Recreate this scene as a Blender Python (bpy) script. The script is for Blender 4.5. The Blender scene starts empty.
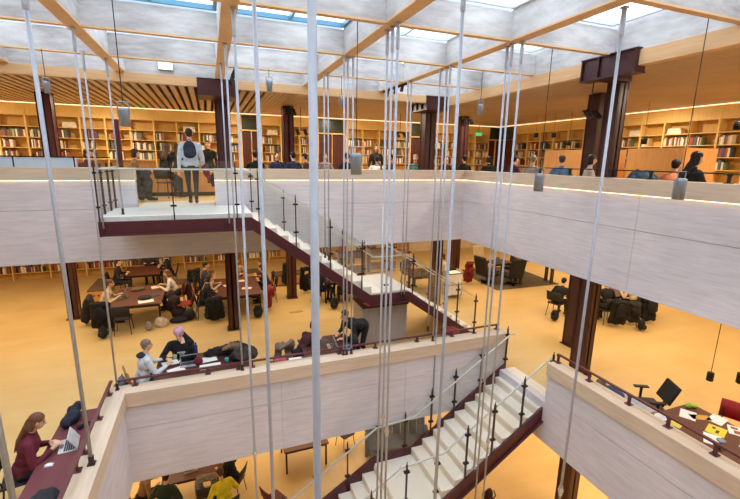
import bpy, math, random
import numpy as np
from mathutils import Vector, Matrix
random.seed(7)
PI = math.pi
scene = bpy.context.scene
COL = scene.collection
FU, FL, FB = 0.02, -3.65, -7.3          # the three floors
TT = -2.92                              # table tops on the middle floor

# ------------------------------------------------------------------ materials
def lin(c):
    return tuple(((v/255)/12.92 if v/255 <= .04045 else ((v/255+.055)/1.055)**2.4) for v in c)

def mat(name, rgb, rough=.6, metal=0.0, noise=.06, scale=6.0, spec=.4):
    m = bpy.data.materials.new(name); m.use_nodes = True
    nt = m.node_tree; b = nt.nodes['Principled BSDF']
    b.inputs['Roughness'].default_value = rough
    b.inputs['Metallic'].default_value = metal
    b.inputs['Specular IOR Level'].default_value = spec
    c = lin(rgb)
    if noise:
        tc = nt.nodes.new('ShaderNodeTexCoord'); n = nt.nodes.new('ShaderNodeTexNoise')
        n.inputs['Scale'].default_value = scale; n.inputs['Detail'].default_value = 3
        r = nt.nodes.new('ShaderNodeValToRGB')
        r.color_ramp.elements[0].color = (*[max(0, v*(1-noise*2)) for v in c], 1)
        r.color_ramp.elements[1].color = (*[min(1, v*(1+noise*2)) for v in c], 1)
        r.color_ramp.elements[0].position = .3; r.color_ramp.elements[1].position = .7
        nt.links.new(tc.outputs['Object'], n.inputs['Vector']); nt.links.new(n.outputs['Fac'], r.inputs['Fac'])
        nt.links.new(r.outputs['Color'], b.inputs['Base Color'])
    else:
        b.inputs['Base Color'].default_value = (*c, 1)
    return m

def wood(name, light, dark, stretch=(1, 12, 12), rough=.55, scale=1.5, patch=.35, spec=.35):
    """Grain noise stretched along one axis plus broad blotches."""
    m = bpy.data.materials.new(name); m.use_nodes = True
    nt = m.node_tree; b = nt.nodes['Principled BSDF']; N = nt.nodes.new; L = nt.links.new
    b.inputs['Roughness'].default_value = rough; b.inputs['Specular IOR Level'].default_value = spec
    tc = N('ShaderNodeTexCoord'); mp = N('ShaderNodeMapping'); mp.inputs['Scale'].default_value = stretch
    n1 = N('ShaderNodeTexNoise'); n1.inputs['Scale'].default_value = scale*1.6; n1.inputs['Detail'].default_value = 6
    n1.inputs['Roughness'].default_value = .65
    n2 = N('ShaderNodeTexNoise'); n2.inputs['Scale'].default_value = .9; n2.inputs['Detail'].default_value = 2
    mx = N('ShaderNodeMix'); mx.data_type = 'FLOAT'; mx.inputs[0].default_value = patch
    r = N('ShaderNodeValToRGB')
    r.color_ramp.elements[0].position = .34; r.color_ramp.elements[0].color = (*lin(dark), 1)
    r.color_ramp.elements[1].position = .66; r.color_ramp.elements[1].color = (*lin(light), 1)
    L(tc.outputs['Object'], mp.inputs['Vector']); L(mp.outputs['Vector'], n1.inputs['Vector'])
    L(tc.outputs['Object'], n2.inputs['Vector'])
    L(n1.outputs['Fac'], mx.inputs[2]); L(n2.outputs['Fac'], mx.inputs[3])
    L(mx.outputs[0], r.inputs['Fac']); L(r.outputs['Color'], b.inputs['Base Color'])
    return m

def emit(name, rgb, s):
    m = bpy.data.materials.new(name); m.use_nodes = True; nt = m.node_tree
    b = nt.nodes['Principled BSDF']
    b.inputs['Base Color'].default_value = (*lin(rgb), 1)
    b.inputs['Emission Color'].default_value = (*lin(rgb), 1); b.inputs['Emission Strength'].default_value = s
    return m

def glass(name, tint=(.975, .985, .98), refl=.06):
    m = bpy.data.materials.new(name); m.use_nodes = True; nt = m.node_tree; nt.nodes.clear(); N = nt.nodes.new
    o = N('ShaderNodeOutputMaterial'); t = N('ShaderNodeBsdfTransparent'); g = N('ShaderNodeBsdfGlossy'); x = N('ShaderNodeMixShader')
    t.inputs[0].default_value = (*tint, 1); g.inputs['Roughness'].default_value = .03
    x.inputs[0].default_value = refl
    nt.links.new(t.outputs[0], x.inputs[1]); nt.links.new(g.outputs[0], x.inputs[2]); nt.links.new(x.outputs[0], o.inputs[0])
    return m

M = {}
M['panel_x'] = wood('whitewashed_panel_x', (228, 224, 230), (202, 197, 204), (.8, 9, 9), .6, 1.6)
M['panel_y'] = wood('whitewashed_panel_y', (228, 224, 230), (202, 197, 204), (9, .8, 9), .6, 1.6)
M['oak_x'] = wood('oak_cap_x', (224, 206, 184), (204, 182, 158), (.8, 10, 10), .5)
M['oak_y'] = wood('oak_cap_y', (224, 206, 184), (204, 182, 158), (10, .8, 10), .5)
M['beamface_x'] = wood('limed_beam_x', (228, 227, 226), (164, 158, 156), (1.2, 5, 5), .6, 1.3, .55)
M['beamface_y'] = wood('limed_beam_y', (228, 227, 226), (168, 164, 162), (5, 1.2, 5), .6, 1.3, .55)
M['lip'] = wood('oak_lipping', (238, 200, 152), (224, 182, 134), (2, 2, 2), .5)  # warm interior light put into the wood colour of the beam undersides
M['fascia_x'] = wood('oak_fascia_x', (230, 190, 142), (212, 168, 120), (.8, 10, 10), .5)
M['fascia_y'] = wood('oak_fascia_y', (230, 190, 142), (212, 168, 120), (10, .8, 10), .5)
M['slat'] = wood('oak_slat', (204, 176, 144), (178, 148, 118), (10, .8, 10), .55)
M['above'] = mat('dark_ceiling_board', (70, 48, 34), .9)
M['floor'] = wood('oak_floor', (222, 192, 134), (210, 176, 114), (.35, 2.2, 1), .42, .8, .5, .3)
M['plaster'] = mat('pale_plaster', (216, 200, 172), .8, scale=2)
M['ply'] = wood('oak_shelving', (232, 194, 118), (218, 176, 100), (6, 6, 1), .55)
M['ply_back'] = wood('oak_shelf_back', (216, 172, 94), (198, 152, 78), (6, 6, 1), .6)
M['partition'] = wood('plywood_partition', (214, 158, 96), (194, 138, 80), (5, 5, 1), .6)
M['steel_red'] = mat('oxblood_painted_steel', (82, 34, 42), .45, noise=.04, spec=.5)
M['column'] = mat('dark_oxblood_column', (66, 28, 30), .4, noise=.05, spec=.5)
M['column_brown'] = mat('red_brown_column', (74, 36, 28), .4, noise=.05, spec=.5)
M['rail'] = mat('oxblood_rail', (92, 40, 46), .4, noise=.03, spec=.5)
M['post'] = mat('dark_bronze_post', (74, 54, 50), .4, .4, .03)
M['rod'] = mat('brushed_steel_rod', (178, 182, 192), .38, .25, .03, 20)
M['coupling'] = mat('bright_steel_coupling', (204, 210, 218), .25, .8, 0)
M['handrail'] = mat('pale_steel_handrail', (206, 204, 198), .35, .4, 0)
M['terrazzo'] = mat('cream_terrazzo', (238, 230, 214), .45, noise=.03, scale=40)
M['riser'] = mat('cream_riser', (226, 214, 194), .5, noise=.03, scale=30)
M['landing'] = mat('pale_landing', (222, 226, 222), .4, noise=.03, scale=20)
M['glass'] = glass('clear_glass')
M['skyglass'] = glass('skylight_glass', (.97, .98, 1.0), .04)
M['frost'] = mat('pale_frosted_panel', (196, 210, 222), .3, noise=.02)
M['blueframe'] = mat('blue_grey_frame', (96, 148, 176), .4, .2, 0)
M['whiteframe'] = mat('white_skylight_frame', (214, 224, 232), .4, 0, 0)
M['led'] = emit('warm_led', (255, 226, 184), 5)
M['cove'] = emit('warm_cove_led', (255, 222, 176), 2.0)
M['lampon'] = emit('lit_lamp', (255, 240, 214), 9.0)
M['coolamp'] = emit('lit_flood_lamp', (235, 244, 255), 5.0)
M['alu'] = mat('grey_aluminium', (150, 162, 176), .35, .5, 0)
M['black'] = mat('matt_black', (26, 24, 26), .5, noise=.05)
M['cord'] = mat('black_cord', (38, 34, 34), .6, noise=0)
M['tabletop'] = wood('red_brown_table_top', (104, 60, 46), (86, 48, 38), (4, .8, 4), .45)
M['winetop'] = wood('wine_table_top', (116, 58, 66), (104, 50, 58), (4, .8, 4), .5)
M['darktop'] = wood('dark_brown_table_top', (84, 50, 44), (70, 42, 36), (4, .8, 4), .45)
M['tableleg'] = mat('dark_table_steel', (52, 36, 34), .5, .3, 0)
M['paper'] = mat('white_paper', (238, 236, 232), .7, noise=.02)
M['greywood'] = wood('grey_limed_wood', (184, 176, 174), (166, 158, 156), (9, 9, 1), .6)
M['carpet'] = mat('grey_brown_carpet', (96, 82, 66), .95, noise=.25, scale=12)
M['green_glass'] = mat('dark_green_transom', (58, 62, 44), .25, noise=.1)
M['door'] = mat('dark_red_door', (74, 30, 22), .5, noise=.08)
M['exit'] = emit('green_exit_glow', (60, 200, 120), 1.0)
M['screen'] = emit('laptop_glow', (150, 200, 255), 1.2)
_cm = {}
def cmat(rgb, rough=.75, noise=.08, scale=10):
    k = (tuple(rgb), rough)
    if k not in _cm:
        _cm[k] = mat('dyed_%d_%d_%d' % tuple(rgb), rgb, rough, 0, noise, scale)
    return _cm[k]

# ------------------------------------------------------------------ mesh tools
class MB:
    def __init__(s): s.v = []; s.f = []; s.m = []; s.n = 0
    def add(s, V, F, mi=0):
        V = np.asarray(V, float).reshape(-1, 3); s.v.append(V)
        s.f += [tuple(i+s.n for i in f) for f in F]; s.m += [mi]*len(F); s.n += len(V); return s
    def box(s, x0, x1, y0, y1, z0, z1, mi=0):
        V = [(x0,y0,z0),(x1,y0,z0),(x1,y1,z0),(x0,y1,z0),(x0,y0,z1),(x1,y0,z1),(x1,y1,z1),(x0,y1,z1)]
        return s.add(V, [(3,2,1,0),(4,5,6,7),(0,1,5,4),(1,2,6,5),(2,3,7,6),(3,0,4,7)], mi)
    def cbox(s, c, d, R=None, mi=0):
        V = np.array([(a,b,e) for e in (-.5,.5) for a,b in ((-.5,-.5),(.5,-.5),(.5,.5),(-.5,.5))])*np.array(d)
        if R is not None: V = V @ np.array(R).T
        return s.add(V+np.array(c), [(3,2,1,0),(4,5,6,7),(0,1,5,4),(1,2,6,5),(2,3,7,6),(3,0,4,7)], mi)
    def prism(s, poly, y0, y1, mi=0):
        """poly: (x,z) outline, extruded along y."""
        n = len(poly); V = [(x,y0,z) for x,z in poly]+[(x,y1,z) for x,z in poly]
        F = [tuple(range(n)), tuple(range(2*n-1, n-1, -1))]+[(i, i+n, (i+1)%n+n, (i+1)%n) for i in range(n)]
        return s.add(V, F, mi)
    def tube(s, a, b, ra, rb=None, n=10, mi=0):
        rb = ra if rb is None else rb
        a = np.array(a, float); b = np.array(b, float); d = b-a; L = np.linalg.norm(d); d = d/(L or 1)
        u = np.cross(d, (0,0,1) if abs(d[2]) < .9 else (1,0,0)); u /= np.linalg.norm(u); w = np.cross(d, u)
        t = np.linspace(0, 2*PI, n, endpoint=False)
        ring = np.cos(t)[:,None]*u+np.sin(t)[:,None]*w
        V = np.vstack([a+ring*ra, b+ring*rb])
        F = [(i, (i+1)%n, (i+1)%n+n, i+n) for i in range(n)]+[tuple(range(n-1,-1,-1)), tuple(range(n, 2*n))]
        return s.add(V, F, mi)
    def path(s, pts, r, n=8, mi=0):
        for a, b in zip(pts[:-1], pts[1:]): s.tube(a, b, r, r, n, mi)
        return s
    def lathe(s, prof, c=(0,0,0), n=16, mi=0):
        t = np.linspace(0, 2*PI, n, endpoint=False); V = []
        for r, z in prof: V += [(c[0]+r*math.cos(a), c[1]+r*math.sin(a), c[2]+z) for a in t]
        F = []
        for k in range(len(prof)-1):
            F += [(k*n+i, k*n+(i+1)%n, (k+1)*n+(i+1)%n, (k+1)*n+i) for i in range(n)]
        F += [tuple(range(n-1,-1,-1)), tuple(range((len(prof)-1)*n, len(prof)*n))]
        return s.add(V, F, mi)
    def ell(s, c, r, R=None, n=12, k=8, mi=0):
        V = [(0,0,-1)]; F = []
        for j in range(1, k):
            p = -PI/2+PI*j/k
            V += [(math.cos(p)*math.cos(2*PI*i/n), math.cos(p)*math.sin(2*PI*i/n), math.sin(p)) for i in range(n)]
        V.append((0,0,1)); top = len(V)-1
        F += [(0, 1+(i+1)%n, 1+i) for i in range(n)]
        for j in range(k-2):
            F += [(1+j*n+i, 1+j*n+(i+1)%n, 1+(j+1)*n+(i+1)%n, 1+(j+1)*n+i) for i in range(n)]
        F += [(1+(k-2)*n+i, 1+(k-2)*n+(i+1)%n, top) for i in range(n)]
        V = np.array(V)*np.array(r)
        if R is not None: V = V @ np.array(R).T
        return s.add(V+np.array(c), F, mi)
    def cap(s, a, b, ra, rb=None, n=10, mi=0):
        rb = ra if rb is None else rb
        a = np.array(a, float); b = np.array(b, float); d = b-a; L = np.linalg.norm(d)
        d = d/L if L > 1e-6 else np.array((0,0,1.)); u = np.cross(d, (0,0,1) if abs(d[2]) < .9 else (1,0,0)); u /= np.linalg.norm(u); w = np.cross(d, u)
        V = [a-d*ra]; F = []; rings = []
        for p in (-60, -30, 0): rings.append((a+d*ra*math.sin(math.radians(p)), ra*math.cos(math.radians(p))))
        for p in (0, 30, 60): rings.append((b+d*rb*math.sin(math.radians(p)), rb*math.cos(math.radians(p))))
        for c, r in rings: V += [c+r*(math.cos(2*PI*i/n)*u+math.sin(2*PI*i/n)*w) for i in range(n)]
        V.append(b+d*rb); top = len(V)-1
        F += [(0, 1+(i+1)%n, 1+i) for i in range(n)]
        for j in range(5): F += [(1+j*n+i, 1+j*n+(i+1)%n, 1+(j+1)*n+(i+1)%n, 1+(j+1)*n+i) for i in range(n)]
        F += [(1+5*n+i, 1+5*n+(i+1)%n, top) for i in range(n)]
        return s.add(V, F, mi)
    def mesh(s, name, mats, smooth=False):
        me = bpy.data.meshes.new(name)
        V = np.vstack(s.v) if s.v else np.zeros((0,3))
        me.from_pydata(V.tolist(), [], s.f)
        mats = mats if isinstance(mats, (list, tuple)) else [mats]
        for m in mats: me.materials.append(m)
        if len(mats) > 1: me.polygons.foreach_set('material_index', s.m)
        if smooth: me.polygons.foreach_set('use_smooth', [True]*len(me.polygons))
        me.update(); return me
    def obj(s, name, mats, parent=None, smooth=False, bevel=0, loc=None, rz=0):
        o = bpy.data.objects.new(name, s.mesh(name, mats, smooth)); COL.objects.link(o)
        if parent is not None: o.parent = parent
        if loc is not None: o.location = loc
        if rz: o.rotation_euler = (0, 0, rz)
        if bevel:
            b = o.modifiers.new('edge', 'BEVEL'); b.width = bevel; b.segments = 2; b.limit_method = 'ANGLE'
        return o

def tag(o, label, cat, group=None, kind=None):
    if label: o['label'] = label
    if cat: o['category'] = cat
    if group: o['group'] = group
    if kind: o['kind'] = kind
    return o
def thing(name, label, cat, loc=(0,0,0), rz=0, group=None):
    o = bpy.data.objects.new(name, None); COL.objects.link(o); o.empty_display_size = .1
    o.location = loc; o.rotation_euler = (0, 0, rz); return tag(o, label, cat, group)
def struct(name, mb, m, bevel=0, smooth=False):
    o = mb.obj(name, m, None, smooth, bevel); o['kind'] = 'structure'; return o

DG = bpy.context.evaluated_depsgraph_get
def remesh(mb, vox, smooth_it=3):
    """One closed skin round overlapping solids (returns verts, faces)."""
    me = mb.mesh('skin_source', M['black']); o = bpy.data.objects.new('skin_source', me); COL.objects.link(o)
    r = o.modifiers.new('r', 'REMESH'); r.mode = 'VOXEL'; r.voxel_size = vox
    if smooth_it:
        s = o.modifiers.new('s', 'SMOOTH'); s.factor = .5; s.iterations = smooth_it
    dg = DG(); dg.update(); ev = o.evaluated_get(dg); m2 = ev.to_mesh()
    V = np.empty(len(m2.vertices)*3); m2.vertices.foreach_get('co', V); V = V.reshape(-1,3)
    F = [tuple(p.vertices) for p in m2.polygons]
    ev.to_mesh_clear(); bpy.data.objects.remove(o); bpy.data.meshes.remove(me)
    return V, F
def rotm(pitch=0, yaw=0, roll=0):
    return np.array((Matrix.Rotation(yaw, 3, 'Z') @ Matrix.Rotation(pitch, 3, 'X') @ Matrix.Rotation(roll, 3, 'Y')))
def skinned(name, V, F, mats, idx, parent, smooth=True):
    me = bpy.data.meshes.new(name); me.from_pydata(V.tolist(), [], F)
    for m in mats: me.materials.append(m)
    if idx is not None: me.polygons.foreach_set('material_index', np.asarray(idx, dtype=np.int32))
    me.polygons.foreach_set('use_smooth', [smooth]*len(F)); me.update()
    o = bpy.data.objects.new(name, me); COL.objects.link(o); o.parent = parent; return o

# ------------------------------------------------------------------ people
def ik(a, b, l1, l2, pole):
    a = np.array(a, float); b = np.array(b, float); d = b-a; L = np.linalg.norm(d)
    mx = (l1+l2)*.995
    if L > mx: b = a+d/L*mx; d = b-a; L = mx
    u = d/L; x = (l1*l1-l2*l2+L*L)/(2*L); h = math.sqrt(max(0, l1*l1-x*x))
    p = np.array(pole, float); p = p-u*p.dot(u); p /= (np.linalg.norm(p) or 1)
    return a+u*x+p*h, b
SKIN = {'fair': (226, 178, 150), 'tan': (188, 138, 108), 'dark': (112, 76, 58)}
def person(label, loc, rz=0, pose='sit', lean=8, head=(0, 0), hands=None, top=(40, 40, 44), bottom=(34, 34, 40),
           skin='fair', hair=(44, 30, 24), style='short', s=1.0, seat=.46, vox=.0165, feet=None, shoes=(30, 28, 30),
           group=None, hat=None, sleeves=True, twist=0, puff=1.0):
    """A whole figure: +y is where the chest faces; hands are wrist targets in the figure's own axes."""
    root = thing('person', label, 'person', loc, rz, group)
    root.scale = (s, s, s)
    mb = MB(); prim = []          # (a, b, r, material index)
    def cp(a, b, ra, rb, mi, n=10): mb.cap(a, b, ra, rb, n); prim.append((np.array(a, float), np.array(b, float), ra, rb, mi))
    def el(c, r, mi, R=None): mb.ell(c, r, R, 14, 10); m_ = min(r); prim.append((np.array(c, float)-np.array((max(r[0]-m_, 0), 0, 0)), np.array(c, float)+np.array((max(r[0]-m_, 0), 0, 0)), m_, m_, mi))
    TOP, BOT, SK, SH = 0, 1, 2, 3
    la = math.radians(lean)
    u = np.array((0, math.sin(la), math.cos(la))); fw = np.array((0, math.cos(la), -math.sin(la)))
    Rt = rotm(-la)
    hz = seat+.10 if pose == 'sit' else .93
    P = np.array((0, 0.0, hz)) if pose != 'stand_bent' else np.array((0, -.05, .93))
    tw = rotm(0, math.radians(twist))
    def tl(x, y, z): return P+tw @ (np.array((x, 0, 0))+fw*y+u*z)
    # torso
    el(tl(0, 0, 0), (.165, .120, .125), BOT, Rt); el(tl(0, .005, .16), (.142*puff, .105*puff, .15), TOP, Rt)
    el(tl(0, .01, .34), (.172*puff, .118*puff, .18), TOP, Rt)
    if puff > 1.1: el(tl(0, .0, .03), (.165*puff, .12*puff, .13), TOP, Rt)
    cp(tl(-.14, 0, .455), tl(.14, 0, .455), .064, .064, TOP)
    cp(tl(0, -.01, .45), tl(0, .0, .53), .068, .058, TOP)
    # neck, head
    hp, hy = math.radians(head[0])+la*.35, math.radians(head[1]+twist)
    Rh = rotm(-hp, hy)
    nb = tl(0, -.005, .52); cp(nb, nb+Rh @ np.array((0, .012, .10)), .052, .05, SK)
    H = nb+Rh @ np.array((0, .03, .185))
    hd = lambda x, y, z: H+Rh @ np.array((x, y, z))
    el(hd(0, -.012, .022), (.076, .094, .092), SK, Rh); el(hd(0, .022, -.035), (.060, .068, .078), SK, Rh)
    cp(hd(0, .086, .002), hd(0, .104, -.022), .011, .015, SK, 8)
    for sx in (-1, 1): cp(hd(sx*.077, -.005, .012), hd(sx*.079, -.008, -.022), .014, .011, SK, 8)
    # legs
    for k, sx in enumerate((-1, 1)):
        hip = P+tw @ np.array((sx*.09, 0.0, -.02))
        if feet: ank = np.array(feet[k], float)
        elif pose == 'sit': ank = np.array((sx*.12, .40, .085))
        else: ank = np.array((sx*.10, 0, .085))
        kn, ank = ik(hip, ank, .445, .43, (sx*.06, 1, .35 if pose == 'sit' else 0))
        cp(hip, kn, .088, .060, BOT); cp(kn, ank+np.array((0, 0, .02)), .058, .042, BOT)
        cp(ank+np.array((0, -.04, -.035)), ank+np.array((sx*.02, .15, -.045)), .042, .036, SH)
    # arms
    if hands is None: hands = ((-.17, .33, hz+.24), (.17, .33, hz+.24)) if pose == 'sit' else ((-.24, .05, .80), (.24, .05, .80))
    for k, sx in enumerate((-1, 1)):
        sh = tl(sx*.178, 0, .44); wr = np.array(hands[k], float)
        elb, wr = ik(sh, wr, .29, .26, (sx*.7, -.5, -.7))
        cp(sh, elb, .060*puff, .047*puff, TOP); cp(elb, wr-(wr-elb)*.1*(puff > 1.1), .046*puff, .036*puff**.5, TOP if sleeves else SK)
        d = wr-elb; d /= np.linalg.norm(d)
        side = np.cross(d, (0, 0, 1.0)); side = side/np.linalg.norm(side) if np.linalg.norm(side) > .2 else np.array((1., 0, 0))
        up = np.cross(side, d)
        pal = wr+d*.055
        cp(wr, pal+d*.02, .028, .032, SK, 8)
        for q, (off, ln) in enumerate(((-.030, .062), (-.010, .074), (.010, .078), (.030, .070))):
            b0 = wr+d*.085+side*off; b1 = b0+d*ln*.55-up*.012+side*off*.18; b2 = b1+d*ln*.35-up*.022
            cp(b0, b1, .0095, .009, SK, 6); cp(b1, b2, .009, .0078, SK, 6)
        ts = -sx  # thumbs on the inner sides of the palms
        t0 = wr+d*.035+side*ts*.028; t1 = t0+d*.030+side*ts*.030-up*.006; t2 = t1+d*.028+side*ts*.006-up*.008
        cp(t0, t1, .0115, .0105, SK, 6); cp(t1, t2, .010, .009, SK, 6)
    V, F = remesh(mb, vox, 2)
    C = np.array([V[list(f)].mean(0) for f in F])
    best = np.full(len(C), 1e9); idx = np.zeros(len(C), int)
    for a, b, ra, rb, mi in prim:
        d = b-a; L2 = d.dot(d); t = np.clip(((C-a) @ d)/L2, 0, 1) if L2 > 1e-9 else np.zeros(len(C))
        dist = np.linalg.norm(C-(a+t[:,None]*d), axis=1)-(ra+(rb-ra)*t)
        k = dist < best; best[k] = dist[k]; idx[k] = mi
    hl = (C-H) @ Rh                                    # head frame
    inhead = np.linalg.norm(hl, axis=1) < .14
    eye = inhead & (abs(abs(hl[:,0])-.032) < .013) & (abs(hl[:,2]-.008) < .009) & (hl[:,1] > .05)
    brow = inhead & (abs(abs(hl[:,0])-.032) < .018) & (abs(hl[:,2]-.030) < .006) & (hl[:,1] > .05)
    lip = inhead & (abs(hl[:,0]) < .024) & (abs(hl[:,2]+.056) < .008) & (hl[:,1] > .04)
    idx[eye | brow] = 4; idx[lip] = 5
    sk = SKIN[skin]
    skinned('body', V, F, [cmat(top, .85), cmat(bottom, .85), cmat(sk, .55, .03), cmat(shoes, .6), cmat((40, 28, 24), .5, 0), cmat((166, 92, 84), .5, 0)], idx, root)
    # hair / hat
    hb = MB()
    hb.ell(hd(0, -.024, .040), (.086, .097, .088), Rh, 14, 10)
    if style in ('long', 'pony'):
        hb.cap(hd(-.062, -.03, 0), hd(-.066, -.035, -.10), .030, .026); hb.cap(hd(.062, -.03, 0), hd(.066, -.035, -.10), .030, .026)
        hb.ell(hd(0, -.065, -.06), (.078, .045, .11), Rh)
        if style == 'long':
            for sx in (-.05, 0, .05): hb.cap(hd(sx, -.075, -.1), tl(sx*1.3, -.12, .36), .042, .026)
        else:
            hb.cap(hd(0, -.10, .0), tl(.0, -.115, .42), .036, .034); hb.cap(tl(0, -.115, .42), tl(.02, -.13, .27), .034, .012)
    elif style == 'bob':
        hb.cap(hd(-.070, -.02, 0), hd(-.072, -.02, -.085), .030, .028); hb.cap(hd(.070, -.02, 0), hd(.072, -.02, -.085), .030, .028)
        hb.ell(hd(0, -.06, -.045), (.082, .05, .085), Rh)
    elif style == 'bun':
        hb.ell(hd(0, -.10, .085), (.04, .04, .038)); hb.ell(hd(0, -.055, -.01), (.075, .045, .07), Rh)
    else:
        hb.ell(hd(0, -.055, -.012), (.074, .044, .07), Rh)
    hv, hf = remesh(hb, max(.012, vox*.85), 2)
    skinned('hair', hv, hf, [cmat(hair, .6, .15, 40)], None, root)
    if hat:
        cb = MB(); cb.ell(hd(0, -.018, .060), (.096, .108, .088), Rh, 16, 10); cb.ell(hd(0, -.014, .038), (.100, .112, .030), Rh, 16, 8); cb.ell(hd(0, -.02, .150), (.022, .022, .02), Rh, 10, 6)
        v2, f2 = remesh(cb, .01, 1)
        skinned('knitted_hat', v2, f2, [cmat(hat, .95, .12, 60)], None, root)
    return root, tl, hd

# ================================================================== SETTING
UX0, UX1, UY1 = -5.9, 7.3, 11.0        # upper void (inner faces)
LX0, LX1, LY1 = -1.62, 6.20, 7.45      # lower void
def rects(x0, x1, yb, X0, X1, Y0, Y1, yf): return [(X0, x0, Y0, Y1), (x0, X1, yb, Y1), (x1, X1, Y0, yb), (x0, x1, Y0, yf)]
def slab(rs, zt, zb):
    f = MB(); s = MB()
    for x0, x1, y0, y1 in rs: f.box(x0, x1, y0, y1, zt-.02, zt); s.box(x0, x1, y0, y1, zb, zt-.02)
    struct('floor', f, M['floor']); struct('ceiling', s, M['plaster'])
slab(rects(UX0-.2, UX1+.2, UY1+.2, -14, 17, -6, 19.8, -.8), FU, -.9)
slab(rects(LX0-.2, LX1+.2, LY1+.2, -14, 17, -6, 19.8, -4), FL, -4.4)
f = MB(); f.box(-14, 17, -6, 19.8, FB-.1, FB); struct('floor', f, M['floor'])
def wall(name, *b, m='plaster'): w = MB(); w.box(*b); return struct(name, w, M[m])
wall('wall_back', -14, 17, 17.42, 17.6, FU, 3.6); wall('wall_right', 13.42, 13.6, -6, 17.6, FU, 3.6)
wall('wall_left', -14.2, -14, -6, 19.8, FB, 3.6); wall('wall_front', -14, 17, -6.2, -6, FB, 3.6)
wall('wall_back', -14, 17, 19.8, 20, FB, FU); wall('wall_right', 17, 17.2, -6, 19.8, FB, FU)

# ---- parapets: limed panels with a shadow gap, an oak cap and an LED line under it
def parapet(name, axis, face, out, a0, a1, zb, zt, zj, capdrop, ends=(0, 0), step=3.1, led=True):
    """axis 'x': runs along x, inner face at y=face; out=+1 when the floor side is at +y/+x."""
    p = MB(); core = MB(); c = MB(); l = MB()
    def put(mb, s0, s1, d0, d1, z0, z1):
        d0, d1 = sorted((face+out*d0, face+out*d1))
        mb.box(s0, s1, d0, d1, z0, z1) if axis == 'x' else mb.box(d0, d1, s0, s1, z0, z1)
    n = max(1, round((a1-a0)/step)); L = (a1-a0)/n
    for i in range(n):
        s0, s1 = a0+i*L+(.003 if i else 0), a0+(i+1)*L-(.003 if i < n-1 else 0)
        put(p, s0, s1, 0, .03, zb, zj-.006); put(p, s0, s1, 0, .03, zj+.006, zt-capdrop)
    put(core, a0+.002, a1-.002, .015, .2, zb+.002, zt-capdrop)
    put(c, a0-ends[0], a1+ends[1], -.05, .27, zt-capdrop, zt)
    put(l, a0, a1, -.042, -.028, zt-capdrop-.006, zt-capdrop)
    struct(name, p, M['panel_'+axis]); struct(name, core, M['greywood'])
    struct('trim_1', c, M['oak_'+axis], .006); 
    if led: struct('trim_2', l, M['led'])
OX0, OX1 = -1.62, .10                                     # opening to the landing
parapet('wall_back_parapet', 'x', UY1, 1, UX0, OX0, -1.2, .93, 0.0, .28, (-.05, 0))
parapet('wall_back_parapet', 'x', UY1, 1, OX1, UX1, -1.2, .93, 0.0, .28, (0, -.05))
e = MB(); e.box(OX0, OX1, UY1, UY1+.2, -1.2, -.006); struct('wall_back_parapet', e, M['panel_x'])
parapet('wall_right_parapet', 'y', UX1, 1, -5.98, UY1, -1.2, .93, 0.0, .28, (0, .27), 5.6)
parapet('wall_left_parapet', 'y', UX0, -1, -.8, UY1, -1.2, .93, 0.0, .28, (0, .27))
parapet('wall_back_parapet', 'x', LY1, 1, LX0, LX1+.22, -4.53, -2.75, -3.47, .27, (-.05, 0), led=False)
parapet('wall_left_parapet', 'y', LX0, -1, -4, LY1, -4.53, -2.75, -3.47, .27, (0, .27), led=False)
parapet('wall_right_parapet', 'y', LX1, 1, -4, 5.92, -4.53, -2.75, -3.47, .27, led=False)
e = MB(); e.box(LX1, LX1+.2, 5.92, LY1+.02, -4.53, FL-.001); struct('wall_right_parapet', e, M['panel_y'])

# ---- roof: oak fascia, white upstand, limed beam grid, glazing
RX1 = 6.52
fx = MB(); fx.box(UX0-.1, RX1+.14, UY1, UY1+.14, 2.80, 3.0); struct('trim_3', fx, M['fascia_x'], .005)
fy = MB(); fy.box(RX1, RX1+.14, -4, UY1, 2.75, 2.99); fy.box(UX0-.14, UX0, -4, UY1, 2.78, 3.04); struct('trim_3', fy, M['fascia_y'], .005)
uw = MB(); uw.box(UX0-.1, RX1+.1, UY1+.03, UY1+.13, 2.985, 3.56); struct('wall_back_upstand', uw, M['beamface_x'])
uw = MB(); uw.box(RX1+.03, RX1+.13, -4, UY1, 2.985, 3.56); struct('wall_right_upstand', uw, M['beamface_y'])
uw = MB(); uw.box(UX0-.13, UX0-.03, -4, UY1, 2.985, 3.56); struct('wall_left_upstand', uw, M['beamface_y'])
BX = [-5.8, -3.76, -1.70, .35, 2.44, 4.50]; BY = [-1.9, 0.0, 1.88, 3.78, 5.68, 7.58, 9.50]
for x in BX:
    b = MB(); b.box(x-.10, x+.10, -4, UY1+.03, 3.0, 3.025, 1); b.box(x-.10, x+.10, -4, UY1+.03, 3.025, 3.43, 0)
    struct('ceiling_beam', b, [M['beamface_y'], M['lip']])
for y in BY:
    b = MB()
    for xa, xb in zip([UX0]+[v+.1 for v in BX[1:]], [v-.1 for v in BX[1:]]+[RX1+.03]):
        b.box(xa, xb, y-.05, y+.05, 3.0, 3.025, 1); b.box(xa, xb, y-.05, y+.05, 3.025, 3.40, 0)
    struct('ceiling_beam', b, [M['beamface_x'], M['lip']])
gl = MB(); gl.box(UX0, RX1, -4, UY1, 3.50, 3.512); struct('window_1', gl, M['skyglass'])
fr = MB(); fb = MB()
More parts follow.
